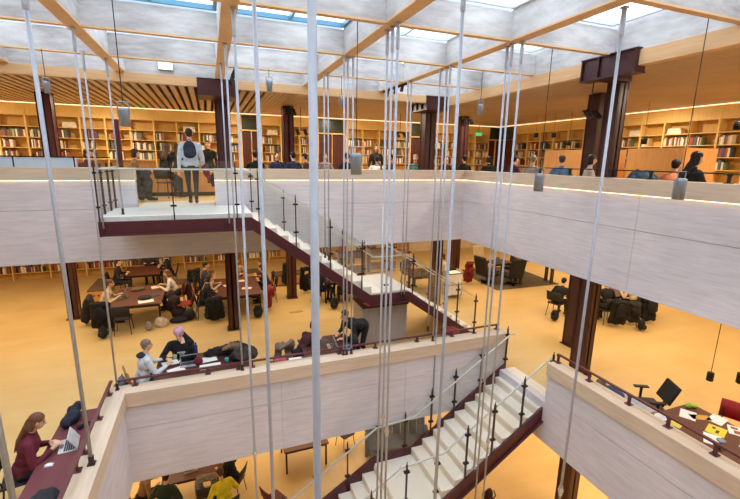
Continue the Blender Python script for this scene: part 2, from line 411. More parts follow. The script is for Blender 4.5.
for xa, xb in zip([UX0]+BX[1:], BX[1:]+[RX1]):
    for ya, yb in zip([-4]+BY, BY+[UY1]):
        for q in ((xa+.1, xb-.1, ya+.05, ya+.10), (xa+.1, xb-.1, yb-.10, yb-.05), (xa+.10, xa+.15, ya+.1, yb-.1), (xb-.15, xb-.10, ya+.1, yb-.1), ((xa+xb)/2-.02, (xa+xb)/2+.02, ya+.1, yb-.1)):
            (fb if (ya == 5.68 and xa in (-1.70, .35)) else fr).box(*q, 3.43, 3.50)
struct('window_frame', fr, M['whiteframe']); struct('window_frame', fb, M['blueframe'])
rf = MB()
for r in rects(UX0-.12, RX1+.12, UY1+.12, -14, 17, -6, 19.8, -4): rf.box(*r, 3.50, 3.54)
struct('ceiling', rf, M['above'])
cb = MB(); sl = MB()
for x0, x1, y0, y1 in rects(UX0-.14, RX1+.14, UY1+.14, -14, 13.42, -6, 17.42, -4):
    cb.box(x0, x1, y0, y1, 3.02, 3.05)
    x = x0
    while x < x1-.08:
        fine = x > 1.5
        w = .098 if fine else .125
        sl.box(x, x+w, y0, y1, 2.86, 2.93); x += .115 if fine else .21
struct('ceiling', cb, M['above']); struct('ceiling_slats', sl, M['slat'])
cv = MB(); cv.box(-13.9, 13.1, 17.02, 17.06, 2.815, 2.835); struct('trim_4', cv, M['cove'])
cv = MB(); cv.box(13.02, 13.06, -5.5, 17.0, 2.815, 2.835); struct('trim_4', cv, M['cove'])
cm = MB(); cm.box(-14, 13.42, 17.06, 17.42, 2.80, 2.838); cm.box(13.06, 13.42, -6, 17.06, 2.80, 2.838); struct('trim_5', cm, M['ply'])

# ---- steel columns (rolled H sections with cleats)
def column(x, y, z0, z1, w, d, m, bracket=None, blift=0):
    c = MB(); t = .03
    c.box(x-w/2, x+w/2, y-d/2, y-d/2+t, z0, z1); c.box(x-w/2, x+w/2, y+d/2-t, y+d/2, z0, z1); c.box(x-.02, x+.02, y-d/2, y+d/2, z0, z1)
    c.box(x-w/2+.015, x-w/2+.03, y-d/2, y+d/2, z0, z1)
    c.box(x+w/2-.03, x+w/2-.015, y-d/2, y+d/2, z0, z1)
    c.box(x-w/2-.04, x+w/2+.04, y-d/2-.04, y+d/2+.04, z0, z0+.025)
    if bracket:
        x0, x1, y0, y1 = bracket; nv = len(c.v)
        c.box(x0, x1, y0, y1, 2.98, 3.0); c.box(x0, x1, y0, y1, 2.62, 2.645)
        if x1-x0 > y1-y0:
            for yy in (y0+.05, y1-.05): c.box(x0+.02, x1-.02, yy-.01, yy+.01, 2.645, 2.98)
            for k in range(4): xx = x0+.03+(x1-x0-.06)*k/3; c.box(xx-.012, xx+.012, y0, y1, 2.645, 2.98)
        else:
            for xx in (x0+.05, x1-.05): c.box(xx-.01, xx+.01, y0+.02, y1-.02, 2.645, 2.98)
            for k in range(4): yy = y0+.03+(y1-y0-.06)*k/3; c.box(x0, x1, yy-.012, yy+.012, 2.645, 2.98)
        for V in c.v[nv:]: V[:,2] += blift
    struct('column', c, m)
column(.40, 11.75, FU, 2.84, .36, .34, M['column'], (-.15, .75, 10.96, 11.95))
column(6.35, 11.75, FU, 2.84, .36, .34, M['column'], (5.85, 6.6, 10.96, 11.95))
column(7.80, 6.52, FU, 2.86, .25, .30, M['column'], (6.44, 6.68, 5.12, 6.22), .02)
arm = MB(); arm.box(6.66, 7.75, 6.2, 6.5, 2.76, 2.858); struct('column', arm, M['column'])
for x, y in ((-4.08, 14.3), (2.49, 14.2), (9.08, 14.07), (8.95, 7.95)):
    column(x, y, FU, 2.84, .34, .34, M['column'])
for x, y in ((-4.08, 14.3), (2.49, 14.2), (9.08, 14.07), (8.95, 7.9), (.40, 11.95), (7.0, 11.95)):
    column(x, y, FL, -.9, .30, .30, M['column_brown'])
column(7.86, 6.6, FL, -.9, .27, .36, M['column_brown'])
for x, y in ((7.75, 6.4), (-4.08, 14.3), (2.49, 14.2)): column(x, y, FB, -4.4, .32, .36, M['column_brown'])

# ================================================================== UPPER STAIR
def add_post(x, y, z, root, h=.98):
    m = MB(); m.box(x-.012, x+.012, y-.02, y+.02, z-.22, z+h); m.tube((x, y, z+h), (x, y, z+h+.06), .01, n=6); p = m.obj('baluster', M['post'], root)
    for za in (z+.18, z+h-.17): c = MB(); c.box(x-.055, x+.055, y-.03, y+.03, za, za+.035); c.obj('glass_clamp', M['black'], p)
def pane(pts, y0, y1):
    m = MB(); m.prism(pts, y0, y1); return m
st = thing('staircase', 'cream stair with oxblood stringers descending from the glass-railed landing past the back parapet', 'staircase', (0, 0, 0))
SY0, SY1 = 9.28, 10.90
ld = MB(); ld.box(-2.05, .80, SY0, UY1-.06, -.06, .03); ld.obj('landing', M['landing'], st)
th = MB(); th.box(OX0+.02, OX1-.02, UY1-.06, 12.3, FU+.001, .03); th.obj('threshold', M['landing'], st)
def flight(root, xs, run, n, z0, rise, y0, y1, sgn, th=.05):
    """n risers down from z0 starting at xs; n-1 treads. returns end x,z"""
    for i in range(n-1):
        x = xs+sgn*run*i; z = z0-rise*(i+1); t = MB()
        xa, xb = sorted((x, x+sgn*(run+.02)))
        t.box(xa, xb, y0, y1, z-th, z, 0)
        xa, xb = sorted((x, x+sgn*.02)); t.box(xa, xb, y0+.004, y1-.004, z, z+rise-th, 1)
        # closed ends under each tread
        for ya, yb in ((y0, y0+.03), (y1-.03, y1)):
            t.prism([(x, z-th), (x+sgn*run, z-th), (x+sgn*run, z-rise-th)][::sgn], ya, yb, 0) if sgn > 0 else t.prism([(x, z-th), (x-run, z-rise-th), (x-run, z-th)], ya, yb, 0)
        t.obj('tread', [M['terrazzo'], M['riser']], root)
    x = xs+sgn*run*(n-1)
    t = MB(); xa, xb = sorted((x, x+sgn*.02)); t.box(xa, xb, y0, y1, z0-rise*n, z0-rise*(n-1)-th); t.obj('riser', M['riser'], root)
    return x, z0-rise*n
x1, z1 = flight(st, .80, .2545, 12, .03, .1758, SY0, SY1, 1)
LZ = z1                                                    # mid landing
ml = MB(); ml.box(x1, 4.63, SY0, SY1, LZ-.06, LZ); ml.obj('landing', M['terrazzo'], st)
x2, z2 = flight(st, 4.63, .272, 9, LZ, (LZ-FL)/9, SY0, SY1, 1)
def stringer(root, pts, depth, ys, m='steel_red', th=.05):
    """pts: top line (x,z); vertical depth below it."""
    for y in ys:
        s = MB()
        for (xa, za), (xb, zb) in zip(pts[:-1], pts[1:]):
            s.prism([(xa, za-depth), (xb, zb-depth), (xb, zb), (xa, za)], y, y+th)
            s.prism([(xa, za-depth-.02), (xb, zb-depth-.02), (xb, zb-depth+.01), (xa, za-depth+.01)], y-.05, y+th+.05)
        s.obj('stringer', M[m], root)
stringer(st, [(-2.07, -.06), (.80, -.06), (x1, LZ-.04), (4.66, LZ-.04), (x2, FL+.02)], .255, (SY0-.055, SY1+.01))
br = MB()
for x in (-1.95, -.9, .2): br.box(x-.03, x+.03, SY0, UY1-.02, -.30, -.06)
br.box(-2.07, -2.02, SY0, UY1-.02, -.36, -.06); br.box(-2.02, .23, SY0+.8, SY0+.86, -.28, -.1); br.obj('floor_bearer', M['steel_red'], st)
def nose(x):                                               # walking line height
    if x < .8: return .03
    if x < x1: return .03-(x-.8)/.2545*.1758
    if x < 4.63: return LZ
    return max(FL, LZ-(x-4.63)/.272*(LZ-FL)/9)
for y in (SY0-.03, SY1-.01):
    xs_ = [.95, 1.75, 2.55, 3.35, 4.0, 4.75, 5.45, 6.15, 6.75]
    for x in xs_: add_post(x, y, nose(x), st)
    for xa, xb in zip(xs_[:-1], xs_[1:]):
        pane([(xa+.03, nose(xa)+.02), (xb-.03, nose(xb)+.02), (xb-.03, nose(xb)+.98), (xa+.03, nose(xa)+.98)], y-.006, y+.006).obj('glass_panel', M['glass'], st)
    h = MB(); iy = y+.07 if y < 10 else y-.07
    P_ = [(x, iy, nose(x)+.92) for x in (.5, .85, x1+.05, 4.6, 6.7)]
    h.path(P_, .014); h.obj('handrail', M['handrail'], st)
# landing guard
for x in (-2.03, -.72, .50): add_post(x, SY0-.03, .03, st, 1.0)
for xa, xb in ((-2.0, -.75), (-.69, .47)):
    pane([(xa, .06), (xb, .06), (xb, 1.12), (xa, 1.12)], SY0-.036, SY0-.024).obj('glass_panel', M['glass'], st)
for y in (9.75, 10.35, 10.85):
    p = MB(); p.box(-2.05, -2.01, y-.012, y+.012, -.2, 1.05); p.box(-2.07, -1.99, y-.04, y+.04, .2, .23); p.box(-2.07, -1.99, y-.04, y+.04, .85, .88); p.obj('baluster', M['post'], st)
p = MB(); p.box(-2.036, -2.024, SY0+.05, 10.88, .06, 1.12); p.obj('glass_panel', M['glass'], st)
h = MB(); h.path([(-1.96, 10.9, .95), (-1.96, SY0+.05, .95), (.55, SY0+.05, .95)], .018); h.obj('handrail', M['handrail'], st)

# ================================================================== LOWER STAIR
s2 = thing('staircase', 'wide cream stair with oxblood stringers dropping from the gap in the lower parapet', 'staircase', (0, 0, 0))
TY0, TY1 = 6.0, 7.36
xa_, za_ = flight(s2, 6.38, .272, 10, FL, .17, TY0, TY1, -1)
L2 = za_
l = MB(); l.box(3.02, xa_, TY0, TY1, L2-.06, L2); l.obj('landing', M['terrazzo'], s2)
xb_, zb_ = flight(s2, 3.02, .272, 11, L2, (L2-FB)/11, TY0, TY1, -1)
top = MB(); top.box(6.36, 6.62, TY0, TY1, FL-.03, FL+.006); top.obj('tread', M['terrazzo'], s2)
stringer(s2, [(6.40, FL+.0), (xa_, L2+.02), (3.02, L2+.02), (xb_, FB+.3)], .30, (TY0-.06,))
stringer(s2, [(6.36, FL+.12), (xa_, L2+.16), (3.02, L2+.16), (xb_, FB+.4)], .42, (TY1+.01,))
def nose2(x):
    if x > 6.38: return FL
    if x > xa_: return FL-(6.38-x)/.272*.17
    if x > 3.02: return L2
    return max(FB, L2-(3.02-x)/.272*(L2-FB)/11)
for y in (TY0-.03, TY1+.03):
    xs_ = [6.36, 5.68, 5.0, 4.4, 3.75, 3.1, 2.4, 1.7, 1.0]
    for x in xs_: add_post(x, y, nose2(x)+.05, s2)
    for a, b in zip(xs_[:-1], xs_[1:]):
        pane([(b+.03, nose2(b)+.1), (a-.03, nose2(a)+.1), (a-.03, nose2(a)+.98), (b+.03, nose2(b)+.98)], y-.006, y+.006).obj('glass_panel', M['glass'], s2)
    h = MB(); iy = y+.09 if y < 6.5 else y-.09
    h.path([(6.5, iy, FL+.9), (6.38, iy, FL+.9), (xa_, iy, L2+.98), (3.02, iy, L2+.92), (1.0, iy, nose2(1.0)+.92)], .019); h.obj('handrail', M['handrail'], s2)

# ================================================================== HANGER RODS
RODS = [  # x, y, z bottom, radius, z coupling, label
 (-1.97, 9.205, -.3, .015, None, 'slim steel hanger rod reaching the near left corner of the glass-railed landing'),
 (-1.71, 7.59, -2.75, .016, None, 'slim steel hanger rod passing the landing corner down to the lower left parapet corner'),
 (-1.70, 9.67, .03, .015, None, 'shorter steel hanger rod at the back left of the upper landing, beside its side glass'),
 (.39, 5.83, -8.2, .017, -3.25, 'long steel hanger rod dropping past right end of upper landing, small coupling low down'),
 (.36, 7.60, -2.75, .016, None, 'steel hanger rod ending on the lower back parapet cap left of the crouching reader'),
 (.33, 9.18, -.28, .014, None, 'thin steel hanger rod behind the right post of the upper landing'),
 (2.41, 9.19, -1.05, .014, None, 'thin steel hanger rod to the upper flight, left of close pair beside thick rod'),
 (2.50, 9.19, -1.12, .014, None, 'thin steel hanger rod to the upper flight, right of close pair beside thick rod'),
 (2.36, 7.58, -2.75, .015, None, 'steel hanger rod ending on lower back parapet by bending man, leftmost of three'),
 (2.43, 7.58, -2.75, .015, None, 'steel hanger rod ending on lower back parapet by bending man, middle of three'),
 (2.53, 7.58, -2.75, .015, None, 'steel hanger rod ending on lower back parapet by bending man, rightmost of three'),
 (2.47, 5.88, -6.4, .017, None, 'long steel hanger rod in front of grey kiosk, leftmost of three, without coupling'),
 (2.47, 5.70, -6.4, .017, -3.02, 'long steel hanger rod in front of grey kiosk, middle of three, coupling high on panel'),
 (2.47, 5.52, -6.4, .018, -3.15, 'long steel hanger rod in front of grey kiosk, rightmost of three, coupling below its neighbour'),
 (4.40, 9.19, LZ-.2, .014, None, 'thin steel hanger rod to the right end of the upper stair platform, left of two'),
 (4.49, 9.19, LZ-.2, .014, None, 'thin steel hanger rod to the right end of the upper stair platform, right of two'),
 (4.44, 7.80, -2.6, .016, None, 'steel hanger rod ending at the upper stair foot, leftmost of three'),
 (4.46, 7.59, -2.75, .016, None, 'steel hanger rod ending on lower back parapet, middle of three near the stair foot'),
 (4.45, 7.44, -4.7, .016, None, 'steel hanger rod running down to far side of lower stair, rightmost of three'),
 (4.55, 5.90, -4.75, .017, None, 'steel hanger rod to near stringer of lower stair, leftmost of three'),
 (4.50, 5.72, -6.4, .017, None, 'long steel hanger rod passing in front of the lower stair, middle of three'),
 (4.55, 5.55, -6.4, .017, -3.9, 'long steel hanger rod before the lower stair, rightmost of three, coupling halfway'),
 (4.66, 3.95, -6.2, .0185, -3.62, 'nearer steel hanger rod crossing the right parapets, coupling low beside the bottom column'),
 (2.47, 3.95, -6.0, .019, -3.4, 'nearer steel hanger rod standing in the middle of the frame, left of the black-coated reader'),
 (.43, 3.90, -6.0, .0185, None, 'nearer steel hanger rod between the landing and the thick central rod'),
 (.40, 1.70, -5.0, .019, None, 'thickest looking grey hanger rod, closest to the viewer at centre of the void'),
 (-1.67, 5.68, -2.75, .023, None, 'thick steel hanger rod ending at the left parapet rail beside the girl with laptop'),
 (-1.70, 3.80, -2.75, .025, None, 'stout steel rod at the lower left edge in front of the wine-red desk'),
]
for x, y, zb, r, zc, lab in RODS:
    t = thing('hanger_rod', lab, 'rod', (x, y, zb), 0, 'steel hanger rods of the stairs')
    h = 3.0-zb
    m = MB(); m.tube((0,0,0), (0,0,h), r, n=12); m.obj('rod', M['rod'], t, True)
    m = MB(); m.tube((0,0,h-.30), (0,0,h-.02), r*1.5, n=10); m.tube((0,0,h-.34), (0,0,h-.30), r*1.15, r*1.5, n=10); m.box(-r*1.9, r*1.9, -r*1.9, r*1.9, h-.02, h); m.obj('top_socket', M['rod'], t)
    if zb > -5:
        m = MB(); m.tube((0,0,0), (0,0,.12), r*1.5, n=10); m.box(-r*2, r*2, -r*2, r*2, 0, .015); m.obj('foot_clamp', M['post' if zb > -3 else 'rod'], t)
    if zc:
        c = zc-zb; m = MB()
        m.tube((0,0,c-.10), (0,0,c-.05), r*1.1, r*1.7, 10); m.tube((0,0,c-.05), (0,0,c+.05), r*1.7, n=10); m.tube((0,0,c+.05), (0,0,c+.10), r*1.7, r*1.1, 10); m.tube((0,0,c-.012), (0,0,c+.012), r*2.2, n=10)
        m.obj('coupling', M['coupling'], t)

# ================================================================== PARAPET RAILS
def rail(label, pts, z, posts, m='rail', w=.05, base=-2.75, h=.03):
    t = thing('parapet_rail', label, 'rail', (0,0,0), 0)
    b = MB()
    for (xa, ya), (xb, yb) in zip(pts[:-1], pts[1:]):
        if abs(xa-xb) > abs(ya-yb): b.box(min(xa, xb)-w/2, max(xa, xb)+w/2, ya-w/2, ya+w/2, z-h, z)
        else: b.box(xa-w/2, xa+w/2, min(ya, yb)-w/2, max(ya, yb)+w/2, z-h, z)
    b.obj('rail', M[m], t, bevel=.004)
    for x, y in posts:
        p = MB(); p.box(x-.012, x+.012, y-.025, y+.025, base, z-h); p.box(x-.05, x+.05, y-.05, y+.05, base, base+.014); p.box(x-.02, x+.02, y-.035, y+.035, z-h-.02, z-h+.004); p.obj('post', M[m], t)
    return t
rail('low oxblood rail along the left parapet beside the wine-red desk', [(-1.81, 7.66), (-1.81, 0)], -2.60, [(-1.81, y) for y in (7.45, 6.75, 5.95, 5.6, 4.4, 3.2, 2.0, .8)])
rail('low oxblood rail on the lower back parapet from the grey jacket reader to the stair', [(-1.7, 7.685), (6.3, 7.685)], -2.62, [(x, 7.67) for x in (-1.45, -.25, .3, .55, 2.3, 3.1, 4.1, 5.0, 5.6, 6.25)])
rail('low oxblood rail on the right parapet beside the paper-strewn table', [(6.36, 5.85), (6.36, 0)], -2.56, [(6.36, y) for y in (5.85, 5.1, 4.3, 3.65, 3.0, 2.3, 1.2)])
rail('dark rail standing on the upper right parapet by the black-coated reader', [(7.5, 10.9), (7.5, 0)], 1.09, [(7.5, y) for y in (10.7, 9.9, 9.0, 8.1, 7.2, 6.2, 5.35, 4.85, 4.1, 3.4, 2.6)], 'black', .04, .93, .022)
rail('dark rail standing on the upper back parapet right of the landing', [(1.0, 11.2), (7.2, 11.2)], 1.06, [(x, 11.2) for x in (1.0, 2.2, 3.4, 4.6, 5.8, 7.1)], 'black', .035, .93, .018)
t = thing('desk_screen', 'long pale screen with dark top rail on the upper left parapet', 'screen', (0,0,0))
m = MB(); m.box(-5.8, -2.75, 11.16, 11.18, .93, 1.14); m.obj('panel', M['frost'], t)
m = MB(); m.box(-5.8, -2.1, 11.15, 11.19, 1.14, 1.165); m.obj('top_rail', M['black'], t)
for x in (-5.0, -3.9, -2.8): m = MB(); m.box(x-.012, x+.012, 11.155, 11.185, .93, 1.14); m.obj('post', M['black'], t)

# ================================================================== LAMPS
PEND = []
def pendant(label, x, y, z, top, r=.078, h=.30, m='alu', cordr=.006, lit=True, yoke=True):
    t = thing('pendant_lamp', label, 'lamp', (x, y, z), 0)
    s = MB(); s.lathe([(r*.55, h), (r*.92, h*.96), (r, h*.88), (r, 0), (r*.9, 0), (r*.88, .06), (r*.5, .07)], n=20); sh_ = s.obj('lamp_shade', M[m], t, True)
    if lit: b = MB(); b.lathe([(r*.84, .03), (r*.84, .04)], n=16); b.obj('bulb', M['lampon'], sh_)
    if yoke:
        k = MB(); k.path([(-r*1.08, 0, h*.55), (-r*1.08, 0, h*1.3), (r*1.08, 0, h*1.3), (r*1.08, 0, h*.55)], .008, 6); k.tube((-r*1.12, 0, h*.55), (-r*.95, 0, h*.55), .016, n=8); k.tube((r*1.12, 0, h*.55), (r*.95, 0, h*.55), .016, n=8); k.obj('yoke', M[m], t)
    if m == 'alu': PEND.append((x, y, z-.02))
    c = MB(); c.tube((0, 0, h*(1.3 if yoke else .95)), (0, 0, top-z), cordr, n=6); c.obj('cord', M['cord'], t)
    return t
pendant('grey cylinder pendant lamp before the back bookshelves, left of the walking person', -.93, 6.0, 1.55, 3.42, .057, .22)
pendant('small grey pendant lamp far up at left, hanging before the dark column', -2.64, 9.45, 2.28, 3.02, .048, .20)
pendant('small grey pendant lamp hanging left of the thick rod under the roof beams', 1.29, 9.45, 2.58, 3.02, .058, .22)
pendant('large grey cylinder pendant lamp over the upper back parapet at mid picture', 2.06, 6.0, .98, 3.42, .082, .31)
pendant('small grey pendant lamp hanging right of the tall bracketed column at back', 6.0, 8.6, 2.27, 3.42, .062, .24)
pendant('grey cylinder pendant lamp hanging before upper right parapet, left of the near column', 5.55, 6.0, .69, 3.42, .083, .32)
pendant('grey cylinder pendant lamp hanging before upper right parapet below the black-coated reader', 6.0, 3.85, .735, 3.42, .074, .29)
pendant('tiny grey pendant lamp seen between slim rods over back parapet', 2.88, 9.44, 2.36, 3.02, .05, .2)
for lab, x, y, z in (('small black pendant lamp before right bookshelves, leftmost of four', 11, 12.27, 2.08), ('small black pendant lamp before right bookshelves, second from left', 11, 11.42, 2.04), ('small black pendant lamp before right bookshelves, low one near the dark column', 11, 10.73, 1.76), ('small black pendant lamp right of the near column over the reading tables', 11, 8.18, 1.73), ('larger black pendant lamp at the right edge before the top bookshelves', 9.5, 5.22, 1.88)):
    pendant(lab, x, y, z, 2.84, .075, .16, 'black', .005, True, False)
pendant('small black pendant lamp hanging over the right-hand table with papers', 7.6, 3.87, -2.31, -.9, .05, .15, 'black', .006, False, False)
pendant('black pendant lamp cut by the right edge above the red chair', 7.62, 3.46, -2.14, -.9, .07, .17, 'black', .006, False, False)
def spots(label, x, y, z, top):
    t = thing('ceiling_spotlight', label, 'spotlight', (x, y, z))
    m = MB(); m.tube((0,0,.05), (0,0,top-z), .01, n=6); m.box(-.2, .2, -.02, .02, .05, .08); m.obj('stem', M['black'], t)
    for sx in (-.13, .13): m = MB(); m.tube((sx, 0, .07), (sx+.03, -.12, -.08), .05, .062, 10); m.obj('spot_head', M['black'], t)
spots('twin black spotlights hanging before the back shelves, right of the middle column', 2.88, 14, 2.05, 2.84)
spots('twin black spotlights hanging before the back shelves, left of the second doorway', 6.45, 14, 2.1, 2.84)
spots('black spotlights clipped to top of the far middle column', 2.49, 13.9, 2.66, 2.84)
spots('black spotlights clipped to top of the far right column', 9.08, 13.8, 2.66, 2.84)
spots('black spotlights on a stem left of the near right column', 7.55, 6.9, 2.2, 2.84)
t = thing('wall_lamp', 'square lit wall lamp on the white upstand left of the bracketed column', 'lamp', (-.78, 11.012, 3.10))
m = MB(); m.box(-.16, .16, -.06, .02, .0, .16); m.obj('housing', M['alu'], t); m = MB(); m.box(-.14, .14, -.068, -.06, .015, .145); m.obj('diffuser', M['coolamp'], t)
for lab, x, y in (('dark lamp track on the roof beam over the back fascia, middle one', 4.5, 10.2), ('dark lamp track on the roof beam left of the thick rod', .62, 10.1)):
    t = thing('lamp_track', lab, 'lamp track', (x, y, 2.94)); m = MB(); m.box(-.03, .03, -.75, .7, .02, .06); m.obj('track', M['black'], t)
    for yy in (-.5, -.1, .4): m = MB(); m.tube((0, yy, .02), (-.05, yy-.05, -.1), .04, .045, 8); m.obj('spot_head', M['black'], t)
m = thing('exit_sign', 'small green exit light over the dark doorway at the back corner', 'sign', (11.6, 16.6, 2.35))
b = MB(); b.box(-.16, .16, -.02, .02, 0, .14); b.obj('housing', M['exit'], m); b = MB(); b.tube((0, 0, .14), (0, 0, .49), .01, n=6); b.obj('stem', M['black'], m)

# ================================================================== FURNITURE BUILDERS
def table(label, cx, cy, zf, sx, sy, h=.73, m='tabletop', group=None, panel=False):
    t = thing('reading_table', label, 'table', (cx, cy, zf), 0, group)
    b = MB(); b.box(-sx/2, sx/2, -sy/2, sy/2, h-.035, h); b.obj('tabletop', M[m], t, bevel=.006)
    a = MB(); a.box(-sx/2+.06, sx/2-.06, -sy/2+.06, -sy/2+.09, h-.11, h-.035); a.obj('apron', M['tableleg'], t)
    a = MB(); a.box(-sx/2+.06, sx/2-.06, sy/2-.09, sy/2-.06, h-.11, h-.035); a.obj('apron', M['tableleg'], t)
    for px in (-1, 1):
        for py in (-1, 1):
            l = MB(); x, y = px*(sx/2-.07), py*(sy/2-.07); l.box(x-.022, x+.022, y-.022, y+.022, 0, h-.035); l.obj('leg', M['tableleg'], t)
    return t
def chair(label, x, y, zf, rz, rgb=(40, 34, 34), group=None, leg=(46, 40, 40)):
    t = thing('chair', label, 'chair', (x, y, zf), rz, group); c = cmat(rgb, .55)
    s = MB(); s.box(-.21, .21, -.20, .22, .43, .465); s.obj('seat', c, t, bevel=.012)
    b = MB(); n = 7
    V = []; F = []
    for i in range(n):                                  # curved back shell
        a = (i/(n-1)-.5)*1.5; xx = .225*math.sin(a)/math.sin(.75); yy = -.25+.10*(1-math.cos(a))
        for z, dy in ((.56, .02), (.86, -.04)):
            V += [(xx, yy+dy-.012, z), (xx, yy+dy+.012, z)]
    for i in range(n-1):
        p, q = 4*i, 4*(i+1)
        F += [(p, q, q+2, p+2), (p+1, p+3, q+3, q+1), (p, p+1, q+1, q), (p+2, q+2, q+3, p+3)]
    F += [(0, 2, 3, 1), (4*n-4, 4*n-3, 4*n-1, 4*n-2)]
    b.add(V, F); b.obj('backrest', c, t, True)
    for sx in (-1, 1):
        for sy in (-1, 1):
            l = MB(); l.tube((sx*.17, sy*.16, .44), (sx*.21, sy*.21, 0), .012, .010, 8)
            if sy < 0: l.tube((sx*.17, -.16, .44), (sx*.17, -.235, .72), .011, n=8)
            l.obj('leg', cmat(leg, .4), t)
    return t
def wave(V, amp, f=9, seed=0):
    rs = np.random.RandomState(seed); D = np.zeros_like(V)
    for k in range(5):
        w = rs.randn(3)*f*(1+.5*k); p = rs.rand()*6.28; D += (np.sin(V @ w+p)[:,None]*rs.randn(3))*amp/(1+.6*k)
    return V+D
_soft = [0]
def soft(name, label, cat, loc, blobs, rgb, rz=0, vox=.022, amp=.012, group=None, parts=()):
    """Crumpled cloth or a bag: soft solids grown into one skin, with folds."""
    _soft[0] += 1
    mb = MB()
    for b in blobs:
        if len(b) == 2: mb.ell(b[0], b[1])
        else: mb.cap(*b)
    V, F = remesh(mb, vox, 2); V = wave(V, amp, 11, _soft[0])
    V[:,2] = np.maximum(V[:,2], 0.003)
    if parts:
        t = thing(name, label, cat, loc, rz, group); skinned('bag_body', V, F, [cmat(rgb, .8, .15, 14)], None, t)
        for pn, pm, pc in parts: pm.obj(pn, cmat(pc, .7), t, True)
        return t
    me = bpy.data.meshes.new(name); me.from_pydata(V.tolist(), [], F); me.materials.append(cmat(rgb, .85, .15, 14)); me.polygons.foreach_set('use_smooth', [True]*len(F)); me.update()
    o = bpy.data.objects.new(name, me); COL.objects.link(o); o.location = loc; o.rotation_euler = (0, 0, rz)
    return tag(o, label, cat, group)
def chaircoat(label, x, y, zf, rgb, h=.9, rz=0, w=1.0, name='coat'):
    """A coat hung over a chair back, down to the floor side."""
    return soft(name, label, 'coat', (x, y, zf), [((-.17*w, 0, h-.12), (.17*w, 0, h-.12), .085), ((-.16*w, .05, h-.2), (-.19*w, .1, .22), .085, .10), ((.16*w, .05, h-.2), (.20*w, .08, .18), .085, .10), ((0, .09, .42), (.22*w, .09, .26)), ((0, -.09, .58), (.17*w, .06, .2)), ((0, .1, .2), (.2*w, .07, .16))], rgb, rz)
def backpack(label, x, y, z, rz, rgb, s=1, name='backpack'):
    p = MB(); p.ell((0, .13*s, .17*s), (.11*s, .05*s, .10*s)); st_ = MB(); st_.path([(-.09*s, -.10*s, .38*s), (-.10*s, -.16*s, .25*s), (-.09*s, -.10*s, .08*s)], .016*s, 8); st2 = MB(); st2.path([(.09*s, -.10*s, .38*s), (.10*s, -.16*s, .25*s), (.09*s, -.10*s, .08*s)], .016*s, 8)
    h = MB(); h.path([(-.04*s, -.02*s, .43*s), (0, -.03*s, .48*s), (.04*s, -.02*s, .43*s)], .010*s, 8)
    return soft(name, label, 'bag', (x, y, z), [((0, 0, .22*s), (.155*s, .105*s, .22*s)), ((0, .02*s, .15*s), (.15*s, .12*s, .14*s))], rgb, rz, .016, .005, None,
                (('front_pocket', p, rgb), ('strap', st_, tuple(int(v*.8) for v in rgb)), ('strap', st2, tuple(int(v*.8) for v in rgb)), ('handle', h, tuple(int(v*.8) for v in rgb))))
def laptop(label, x, y, z, rz, rgb=(160, 164, 172), on=False, ang=110):
    t = thing('laptop', label, 'laptop', (x, y, z), rz); c = cmat(rgb, .35)
    b = MB(); b.box(-.165, .165, -.115, .115, 0, .016); B_ = b.obj('base', c, t, bevel=.004)
    k = MB()
    for i in range(5):
        for j in range(11): k.box(-.148+j*.0272, -.148+j*.0272+.022, .075-i*.026-.02, .075-i*.026, .016, .019)
    k.obj('keyboard', cmat((54, 54, 60), .6), B_); p = MB(); p.box(-.05, .05, -.105, -.06, .016, .0175); p.obj('touchpad', cmat((120, 124, 132), .4), B_)
    a = math.radians(ang); R_ = rotm(a-PI/2); Lz = MB()
    Lz.cbox(np.array((0, .117, .012))+R_ @ np.array((0, 0, .11)), (.33, .010, .22), R_); L_ = Lz.obj('lid', c, t, bevel=.003)
    Sc = MB(); Sc.cbox(np.array((0, .117, .012))+R_ @ np.array((0, -.006, .112)), (.30, .002, .19), R_); Sc.obj('screen', M['screen'] if on else cmat((30, 34, 44), .2), L_)
    return t
def sheet(name, label, cat, x, y, z, rz, sx=.21, sy=.297, rgb=(238, 236, 232), th=.004, extra=None):
    m = MB(); m.box(-sx/2, sx/2, -sy/2, sy/2, 0, th)
    mats = [cmat(rgb, .7, .02)]
    if extra:
        for (a, b, c_, d) in extra[1]: m.box(a, b, c_, d, th, th+.0012, 1)
        mats.append(cmat(extra[0], .7, .02))
    o = m.obj(name, mats, loc=(x, y, z), rz=rz); return tag(o, label, cat)
def bottle(label, x, y, z, rgb, h=.22, r=.034):
    t = thing('bottle', label, 'bottle', (x, y, z)); b = MB(); b.lathe([(r, 0), (r, h*.68), (r*.5, h*.82), (r*.42, h*.88)], n=14); b.obj('body', cmat(rgb, .25), t, True)
    c = MB(); c.lathe([(r*.5, h*.88), (r*.5, h)], n=12); c.obj('lid', cmat((30, 30, 34), .4), t, True); return t
def cup(label, x, y, z, rgb, h=.10, r=.04):
    b = MB(); b.lathe([(r*.8, 0), (r, h), (r*.92, h), (r*.72, .008)], n=14); return tag(b.obj('cup', cmat(rgb, .35), loc=(x, y, z), smooth=True), label, 'cup')
